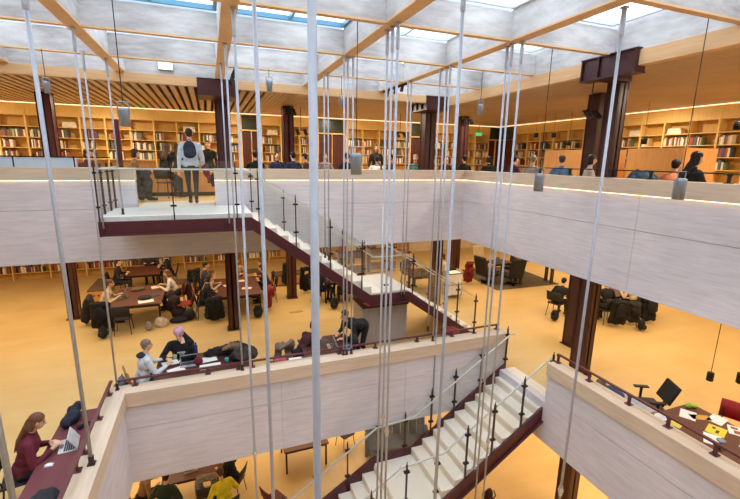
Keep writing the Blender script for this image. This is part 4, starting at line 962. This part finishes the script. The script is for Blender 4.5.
# front table behind the lower back parapet
table('dark table covered with papers and coats behind the lower back parapet', -.35, 8.5, FL, 1.75, 1.0, m='darktop')
sit('grey-haired person in white and grey jacket at left end of the papers table', -1.48, 8.50, FL, D(-70), 'tan-backed chair under the person in white and grey jacket', (150, 112, 72), top=(208, 214, 220), bottom=(50, 54, 62), hair=(128, 112, 98), style='short', lean=12, vox=.012, puff=1.15, hands=((-.17, .42, .79), (.17, .42, .79)), s=1.0)
soft('scarf', 'black scarf collar on the white and grey jacket wearer', 'scarf', (-1.45, 8.52, FL+1.02), [((0, 0, .05), (.09, .10, .05))], (36, 40, 48), vox=.012, amp=.004)
backpack('blue grey backpack hung behind the person in white and grey jacket', -1.80, 8.36, FL+.42, D(110), (92, 108, 128), .8)
chair('tan wooden chair with its back to the parapet below the grey-haired reader', -1.25, 7.98, FL, D(5), (156, 116, 74))
root, tl, hd = person('person in black hoodie and pink knitted hat facing us behind papers table', (-.78, 9.10, FL), D(178), 'sit', lean=20, head=(12, 0), hands=((-.05, .22, 1.10), (.22, .40, .79)), top=(28, 28, 34), bottom=(34, 34, 42), hair=(70, 50, 40), hat=(206, 160, 178), vox=.0115, s=1.06, puff=1.15)
chair('dark chair under the person in pink knitted hat', -.78, 9.13, FL, D(178))
ch = MB()
for i, (x, z, w_, h_) in enumerate(((-.07, .40, .022, .035), (-.04, .40, .018, .035), (-.012, .40, .020, .03), (.016, .40, .018, .035), (.045, .40, .022, .03), (-.05, .355, .03, .016), (.0, .355, .04, .014))):
    p = tl(x, .150, z-.06); ch.cbox(p, (w_, .004, h_), rotm(-D(20)))
ch.obj('chest_print', cmat((228, 228, 232), .8, 0), root)
for i, (x, y, r, sx, sy) in enumerate(((-.98, 8.7, .3, .3, .21), (-.66, 8.78, -.2, .3, .22), (-.30, 8.62, .15, .42, .24), (-.22, 8.30, .05, .40, .22), (-.85, 8.35, .4, .3, .21))):
    sheet('paper', ['white paper before the grey-haired reader on papers table', 'white paper under the elbows of the pink-hatted person', 'large white sheet right of the dark red pouch', 'large white sheet nearest the parapet on papers table', 'white sheet at the near left corner of papers table'][i], 'paper', x, y, TT+.001, r, sx, sy)
laptop('open grey laptop in front of the pink-hatted person', -.62, 8.52, TT, D(0), (176, 176, 182), False, 118)
bottle('blue drinking bottle beside the pink-hatted person', -.50, 9.0, TT, (40, 74, 150), .25, .036)
cup('teal cup on papers table near the coats', .10, 8.35, TT, (60, 160, 160)); cup('pale green cup before the pink-hatted person', -.9, 8.86, TT, (170, 190, 150))
soft('pouch', 'dark red pouch standing on papers table by the laptop', 'pouch', (-.44, 8.42, TT), [((0, 0, .09), (.09, .06, .10))], (110, 32, 46), vox=.014, amp=.004)
soft('coat', 'long black coat lying along the back of papers table', 'coat', (.12, 8.72, TT), [((-.35, .05, .08), (.3, .05, .09), .10), ((.15, .1, .1), (.28, .16, .13)), ((-.2, .1, .07), (.2, .14, .10))], (34, 30, 32), vox=.018, amp=.02)
soft('coat', 'dark coat with brown fur collar at right end of papers table', 'coat', (.42, 8.42, TT), [((0, 0, .09), (.24, .2, .13)), ((.1, .1, .08), (.2, .18, .12))], (54, 46, 42), vox=.018, amp=.02)
soft('fur_collar', 'brown fur collar lying on the coats of papers table', 'collar', (.22, 8.55, TT+.19), [((-.1, 0, .05), (.1, .02, .06), .07)], (122, 96, 70), vox=.016, amp=.018)
# second front table
table('brown table with laptop between crouching reader and bending man', 2.25, 8.5, FL, 1.15, 1.0, m='darktop')
sit('reader in dark red and black jacket hunched left of brown table', 1.62, 8.62, FL, D(-70), 'dark chair of the hunched reader by the brown table', top=(70, 36, 40), bottom=(32, 30, 34), hair=(40, 28, 26), lean=40, head=(10, 0), vox=.013, hands=((-.15, .50, .79), (.16, .48, .79)))
chaircoat('brown grey coat over chair left of hunched reader', 1.30, 8.36, FL, (112, 94, 82), 1.06, D(20), .9)
chair('pale grey chair with its back to parapet below brown grey coat', 1.08, 7.95, FL, D(10), (176, 184, 188))
root, tl, hd = person('person all in black bending over the brown table', (3.22, 8.86, FL), D(105), 'stand_bent', puff=1.2, lean=72, head=(-18, 0), hands=((-.18, .62, .80), (.16, .55, .80)), top=(26, 26, 32), bottom=(28, 28, 36), hair=(38, 28, 26), feet=((-.11, -.12, .085), (.12, .10, .085)), vox=.012, s=1.02)
chaircoat('black coat hung on chair under the bending person', 2.86, 8.36, FL, (28, 28, 34), .98, D(80))
laptop('silver laptop on brown table facing the bending person', 2.35, 8.35, TT, D(-95), (178, 176, 172), False, 115)
sheet('paper', 'dark grey folder on the brown table', 'folder', 2.2, 8.75, TT, .4, .3, .22, (92, 86, 84))
soft('pouch', 'blue and white pouch on brown table by bending person', 'pouch', (2.62, 8.12, TT), [((0, 0, .05), (.13, .08, .06))], (120, 150, 196), vox=.014, amp=.005)
# shelf-like ledge items behind parapet
t = thing('ledge_shelf', 'narrow shelf behind the lower back parapet holding pink pouch and papers', 'shelf', (1.45, 7.86, FL)); q = MB(); q.box(-.55, .55, -.12, .12, .78, .81); q.obj('shelf_board', M['darktop'], t); q = MB(); q.box(-.5, -.46, -.1, .1, 0, .78); q.obj('leg', M['tableleg'], t); q = MB(); q.box(.46, .5, -.1, .1, 0, .78); q.obj('leg', M['tableleg'], t)
soft('pouch', 'pink pouch on shelf behind the lower back parapet', 'pouch', (1.12, 7.86, FL+.81), [((0, 0, .05), (.13, .08, .055))], (196, 84, 104), vox=.014, amp=.004)
sheet('paper', 'white papers on shelf behind the lower back parapet', 'paper', 1.42, 7.86, FL+.811, 1.5, .2, .26); sheet('tray', 'grey oval tray on shelf behind the lower back parapet', 'tray', 1.78, 7.86, FL+.811, 1.5, .14, .22, (90, 92, 98), .012)
# kiosk
t = thing('kiosk_desk', 'grey wooden standing desk with dark top under the upper stair', 'desk', (4.2, 10.1, FL))
for nm, b, m in (('front_panel', (-.62, .62, -.40, -.37, .0, 1.02), 'greywood'), ('side_panel', (-.64, -.62, -.40, .40, 0, 1.02), 'greywood'), ('side_panel', (.62, .64, -.40, .40, 0, 1.02), 'greywood'), ('back_panel', (-.62, .62, .37, .40, 0, 1.02), 'greywood'), ('top', (-.67, .67, -.43, .43, 1.02, 1.06), 'darktop')):
    q = MB(); q.box(*b); q.obj(nm, M[m], t)
sheet('paper', 'pink paper sheet on left end of the standing desk', 'paper', 3.85, 9.9, FL+1.061, .2, .34, .28, (232, 130, 140))
# girl with laptop
table('long wine-red desk along the left parapet rail', -2.14, 4.9, FL, .58, 5.0, m='winetop')
root, tl, hd = person('long-haired person in maroon fleece typing at the wine-red desk', (-2.68, 6.38, FL), D(-78), 'sit', lean=16, head=(18, 0), hands=((-.09, .33, .79), (.11, .35, .79)), puff=1.12, top=(104, 34, 48), bottom=(40, 40, 50), hair=(112, 72, 48), style='pony', vox=.0095, s=1.0)
chair('dark chair under the person in maroon fleece', -2.72, 6.38, FL, D(-78))
laptop('pale laptop under the hands of the maroon fleece wearer', -2.14, 6.46, TT, D(-82), (206, 208, 210), False, 118)
soft('backpack', 'black backpack lying on far end of the wine-red desk', 'bag', (-2.24, 7.08, TT), [((0, .1, .09), (.10, .24, .10)), ((-.08, -.1, .07), (.08, .1, .08)), ((.05, .28, .1), (.07, .1, .08))], (34, 40, 54), 0.2, .014, .008)
soft('headphones', 'black headphones lying beyond the pale laptop', 'headphones', (-2.02, 6.86, TT), [((-.08, 0, .03), (.05, .05, .03)), ((.08, .02, .03), (.05, .05, .03)), ((-.07, .06, .02), (0, .11, .02), .014), ((0, .11, .02), (.07, .07, .02), .014)], (28, 28, 32), vox=.008, amp=.001)
m = MB(); m.ell((0, 0, .012), (.055, .034, .02)); m.box(-.05, .05, -.03, .03, 0, .01); tag(m.obj('computer_mouse', cmat((236, 236, 236), .4), loc=(-2.27, 6.08, TT), smooth=True), 'white computer mouse left of the pale laptop on wine-red desk', 'computer mouse')
soft('coat', 'black jacket lying on near end of the wine-red desk', 'coat', (-2.10, 5.30, TT), [((0, 0, .06), (.17, .22, .09)), ((0, -.25, .06), (.16, .2, .08))], (40, 42, 48), 0, .016, .012)
# right table
table('red-brown table strewn with papers at the right edge', 7.15, 2.7, FL, 1.15, 2.9)
table('narrow grey desk behind the right parapet holding jeans and cap', 6.72, 4.72, FL, .42, 1.1, .73, 'greywood')
def office_chair(label, x, y, rz):
    t = thing('office_chair', label, 'chair', (x, y, FL), rz); k = M['black']
    s = MB(); s.box(-.24, .24, -.22, .25, .44, .51); s.obj('seat', cmat((70, 60, 58), .8), t, bevel=.03)
    b = MB(); b.cbox((0, -.31, .78), (.42, .05, .38), rotm(D(24))); b.cbox((0, -.27, .56), (.06, .04, .2), rotm(D(12))); b.obj('backrest', k, t, bevel=.03)
    for sx in (-.29, .29): a = MB(); a.box(sx-.02, sx+.02, -.02, .02, .46, .68); a.box(sx-.04, sx+.04, -.12, .14, .68, .71); a.obj('armrest', k, t, bevel=.008)
    c = MB(); c.tube((0, 0, .10), (0, 0, .45), .03); c.obj('gas_lift', k, t)
    for i in range(5): a = i*2*PI/5; l = MB(); l.tube((0, 0, .11), (.3*math.cos(a), .3*math.sin(a), .07), .025, .018, 8); l.ell((.3*math.cos(a), .3*math.sin(a), .035), (.03, .03, .035)); l.obj('leg', k, t)
office_chair('black mesh office chair with armrests left of the papers at right', 7.36, 4.62, D(62))
chair('red chair at far side of the paper-strewn right table', 8.02, 3.62, FL, D(112), (168, 34, 34))
TP = TT+.001
soft('cap', 'mustard and black cap on the narrow grey desk', 'cap', (6.72, 5.12, TP), [((0, 0, .05), (.10, .09, .07)), ((.02, -.1, .02), (.08, .07, .015))], (120, 92, 50), 0, .014, .004)
soft('jeans', 'folded dark blue jeans on the narrow grey desk', 'clothes', (6.68, 4.80, TP), [((0, 0, .04), (.14, .20, .06)), ((.03, .08, .07), (.1, .12, .05))], (52, 66, 92), .1, .015, .01)
soft('shirt', 'pale blue shirt spread behind the right parapet', 'clothes', (6.66, 4.42, TP), [((0, 0, .02), (.15, .18, .04)), ((0, -.1, .03), (.12, .1, .03))], (150, 170, 190), 0, .015, .008)
b = MB(); b.lathe([(.05, 0), (.11, .05), (.105, .05), (.05, .01)], n=18); tag(b.obj('bowl', cmat((206, 208, 206), .3), loc=(6.74, 3.98, TP), smooth=True), 'white bowl on the right table beside the pale blue shirt', 'bowl')
YEL, WH = (226, 208, 60), (236, 234, 230)
for lab, x, y, r, sx, sy, c, ex in (
  ('white paper at far left of right table', 7.30, 3.92, .5, .30, .22, WH, None), ('yellow pad at middle of right table by the parapet', 7.28, 3.48, .35, .30, .24, YEL, ((70, 70, 60), ((-.08, .02, -.04, .0), (.03, .09, .02, .06)))),
  ('orange envelope among papers on right table', 7.42, 3.80, -.5, .30, .14, (210, 158, 70), None), ('white sheets behind the yellow pad on right table', 7.62, 3.66, .2, .30, .21, WH, None),
  ('white magazine with dark pictures near red chair', 7.58, 3.36, .6, .28, .22, WH, ((150, 92, 70), ((-.1, .0, -.06, .04), (.03, .1, -.02, .07)))), ('white paper lying by the rail on the right table', 6.98, 3.36, .55, .32, .22, WH, None),
  ('yellow sheet tucked under the rail on right table', 6.86, 3.82, .3, .22, .16, (224, 204, 96), None), ('white leaflet at lower right of the right table', 7.35, 3.05, .2, .3, .21, WH, None)):
    sheet('paper', lab, 'paper', x, y, TP, r, sx, sy, c, .004, (ex if ex else None))
soft('paper_bag', 'crumpled lime green and white paper at far corner of right table', 'paper', (7.52, 4.06, TP), [((0, 0, .04), (.06, .05, .05)), ((.1, -.03, .03), (.06, .05, .04))], (170, 206, 70), 0, .012, .008)
t = thing('desk_clip', 'black and steel clip on rail by the right table', 'clip', (6.55, 3.05, -2.75)); m = MB(); m.box(-.04, .04, -.05, .05, 0, .015); m.tube((0, 0, .015), (0, 0, .12), .018, n=10); m.obj('stem', M['post'], t); m = MB(); m.ell((0, 0, .14), (.05, .06, .03)); m.obj('head', M['alu'], t, True)
# crowd beyond the near column
sit('crouched person in black seated left of the near red-brown column', 10.2, 9.72, FL, D(-75), 'dark chair of the crouched person left of near red-brown column', top=(34, 32, 32), bottom=(30, 28, 28), hair=(32, 26, 24), lean=32, puff=1.25, s=.95, hands=((-.14, .36, .66), (.14, .36, .66)))
backpack('black backpack on floor by crouched person in black', 9.85, 9.4, FL, D(120), (28, 28, 30), .8)
table('dark table ringed by coats right of the near red-brown column', 12.1, 9.35, FL, 1.8, .8, m='darktop')
sit('person with red hair in black right of near red-brown column', 11.25, 8.75, FL, D(-15), 'dark chair of the red-haired reader', top=(34, 30, 32), hair=(150, 74, 44), style='bob', lean=14)
sit('person in cream top among dark coats right of near column', 12.35, 8.7, FL, D(5), 'dark chair of the cream-topped reader among coats', top=(214, 192, 160), hair=(90, 62, 44), style='long', lean=18)
sit('person in brown facing us behind the coat-ringed table', 11.8, 10.0, FL, D(180), 'dark chair behind the coat-ringed table', top=(120, 84, 60), hair=(60, 40, 32), lean=12)
chaircoat('black coat over chair nearest the near red-brown column', 11.2, 8.3, FL, (24, 24, 28), .95, D(-30), .75)
chaircoat('black coat over chair in the middle of the coat row', 11.85, 8.3, FL, (44, 38, 38), .82, D(-30), .7)
chaircoat('dark coat over the chair of the cream-topped reader', 12.45, 8.25, FL, (30, 30, 36), .9, D(-30), .7)
chaircoat('dark grey coat at the right end of the coat row', 13.25, 8.75, FL, (44, 46, 52), .95, D(-20), .9)
backpack('black backpack on floor before the row of coats', 11.75, 7.95, FL, D(170), (26, 26, 30), .8)

# ================================================================== BOTTOM LEVEL
TB = FB+.73
table('red-brown table on the bottom floor half hidden by lower panel', -.75, 10.2, FB, 1.6, .9)
sit('person in dark green jacket at left of bottom-floor table', -1.45, 9.2, FB, D(-20), 'dark chair of the green-jacketed person on bottom floor', top=(42, 58, 44), bottom=(30, 28, 30), hair=(56, 38, 30), lean=22, vox=.014, puff=1.3)
chaircoat('grey cloth over chair back left of yellow jacket on bottom floor', -.52, 9.35, FB, (140, 132, 124), 1.12, 0, .95)
chair('dark chair under the grey cloth on the bottom floor', -.52, 9.45, FB, 0)
sit('person in yellow jacket at bottom-floor table right end', -.1, 8.9, FB, D(20), 'dark chair of the yellow-jacketed person on bottom floor', top=(222, 204, 40), bottom=(40, 38, 44), hair=(84, 58, 42), style='short', lean=26, vox=.014, puff=1.3)
sit('person in black behind yellow jacket at bottom-floor table', .12, 9.72, FB, D(60), 'dark chair of the black-clad person behind yellow jacket', top=(28, 28, 36), hair=(60, 42, 34), style='bob', lean=16)
sit('brown-haired person in tan at far left on bottom floor', -2.0, 9.75, FB, D(-70), 'dark chair of the tan-clad person on bottom floor', top=(150, 116, 88), hair=(96, 66, 46), style='bob', lean=20)
laptop('grey laptop on bottom-floor table between green and yellow jackets', -.9, 10.1, TB, D(10), (150, 146, 142))
table('empty red-brown table alone on bottom floor below lower panel', 2.05, 10.45, FB, 1.25, 1.05)
chair('dark red curved chair left of the empty bottom-floor table', 1.0, 8.75, FB, D(-60), (96, 30, 34))
t = thing('high_back_sofa', 'dark grey high-backed sofa pair beyond lower stair on bottom floor', 'sofa', (4.7, 9.75, FB), D(-20))
b = MB(); b.box(-.85, .85, -.35, .35, .12, .42); b.obj('seat', cmat((84, 82, 84), .9), t, bevel=.04)
for i in range(7): x = -.85+i*.245; b = MB(); b.cbox((x+.12, .40, .62), (.235, .12, 1.05), rotm(D(-10))); b.obj('back_cushion', cmat((92, 90, 92), .9), t, bevel=.03)
for sx in (-.9, .9): b = MB(); b.box(sx-.05, sx+.05, -.35, .45, .10, .65); b.obj('armrest', cmat((78, 76, 78), .9), t, bevel=.03)
for sx in (-.75, .75):
    for sy in (-.3, .3): b = MB(); b.tube((sx, sy, 0), (sx, sy, .13), .02, n=8); b.obj('leg', M['black'], t)
chair('black chair beyond the lower stair left of grey sofa', 3.35, 10.55, FB, D(200), (34, 30, 30))
chair('tan chair beside the grey sofa, right end', 5.9, 9.6, FB, D(100), (170, 124, 76))
sheet('floor_mat', 'grey mat on bottom floor beside lower stair', 'mat', 2.35, 8.25, FB, .3, .9, .6, (120, 112, 112), .012)
soft('bag', 'magenta bag on the grey mat by lower stair', 'bag', (2.3, 8.2, FB+.012), [((0, 0, .10), (.16, .13, .11)), ((.05, .05, .15), (.1, .1, .1))], (188, 84, 150), 0, .016, .01)
backpack('dark backpack on bottom floor under the lower stair, right side', 6.15, 7.3, FB, D(30), (60, 30, 34), .9)

# ================================================================== LIGHT AND CAMERA
w = bpy.data.worlds.new('overcast'); scene.world = w; w.use_nodes = True
bg = w.node_tree.nodes['Background']; bg.inputs[0].default_value = (.80, .90, 1.0, 1); bg.inputs[1].default_value = 3.5
def area(name, loc, sx, sy, power, col, rot=(0,0,0), spread=None):
    d = bpy.data.lights.new(name, 'AREA'); d.shape = 'RECTANGLE'; d.size = sx; d.size_y = sy; d.energy = power; d.color = col
    if spread: d.spread = spread
    o = bpy.data.objects.new(name, d); COL.objects.link(o); o.location = loc; o.rotation_euler = rot; return o
WARM = (1.0, .78, .50)
for x, y, sx, sy, p in ((-9, 14, 5, 6, 190), (-3, 14, 5, 5, 190), (3, 14, 5, 5, 190), (9, 14, 5, 5, 190), (14.5, 13, 4, 8, 190), (-9, 5, 5, 8, 130), (10.5, 8, 4, 4, 150), (10.5, 2, 5, 5, 170), (14.5, 4, 4, 8, 130)):
    area('ceiling_panel_light', (x, y, -.905), sx, sy, p*.85, WARM)  # unseen broad lamps added to light the middle floor, standing for ceiling luminaires
for x, y, sx, sy, p in ((-8, 10, 5, 8, 200), (-3, 13, 4, 5, 170), (3, 13, 4, 5, 200), (9.5, 13, 4, 5, 200), (10.5, 6, 4, 6, 240), (11, 0, 4, 5, 150), (-6, 3, 5, 5, 150), (3,-1, 6, 3, 100)):
    area('ceiling_panel_light', (x, y, -4.405), sx, sy, p, WARM)  # more unseen lamps added the same way over the bottom floor
for x in range(-11, 13, 4):
    for y in (13.0, 15.6): area('downlight', (x, y, 2.85), .16, .16, 74, (1, .87, .66))  # lamps without fixtures, added to brighten the back shelves and slats
for y in range(-3, 11, 4):
    for x in (9.2, 11.8): area('downlight', (x, y, 2.85), .16, .16, 74, (1, .87, .66))  # likewise added along the right wall
for x, y, z in PEND:                                     # the grey cylinder lamps shine down the void
    d = bpy.data.lights.new('pendant_beam', 'SPOT'); d.energy = 30; d.color = (1, .90, .76); d.spot_size = math.radians(95); d.spot_blend = .6; d.shadow_soft_size = .05
    o = bpy.data.objects.new('pendant_beam', d); COL.objects.link(o); o.location = (x, y, z)
cam = bpy.data.cameras.new('camera'); co = bpy.data.objects.new('camera', cam); COL.objects.link(co)
cam.sensor_fit = 'HORIZONTAL'; cam.sensor_width = 36; cam.lens = 415/740*36; cam.clip_start = .05; cam.clip_end = 200
Rm = Matrix(((0.9346924434343433, 0.060222746185648435, -0.3503187934276374), (-0.3550878890067825, 0.20312614592805744, -0.9124978684474391), (0.016205778828667847, 0.9772988231253897, 0.2112448414761507)))
co.matrix_world = Matrix.Translation((0, 0, 1.2)) @ Rm.to_4x4()
scene.camera = co
vs = scene.view_settings; vs.view_transform = 'Standard'; vs.look = 'None'; vs.gamma = 1; vs.use_curve_mapping = False; vs.exposure = 0.0
scene.cycles.use_denoising = True
scene.cycles.max_bounces = 8; scene.cycles.diffuse_bounces = 4; scene.cycles.glossy_bounces = 3; scene.cycles.transparent_max_bounces = 24
scene.cycles.sample_clamp_indirect = 8
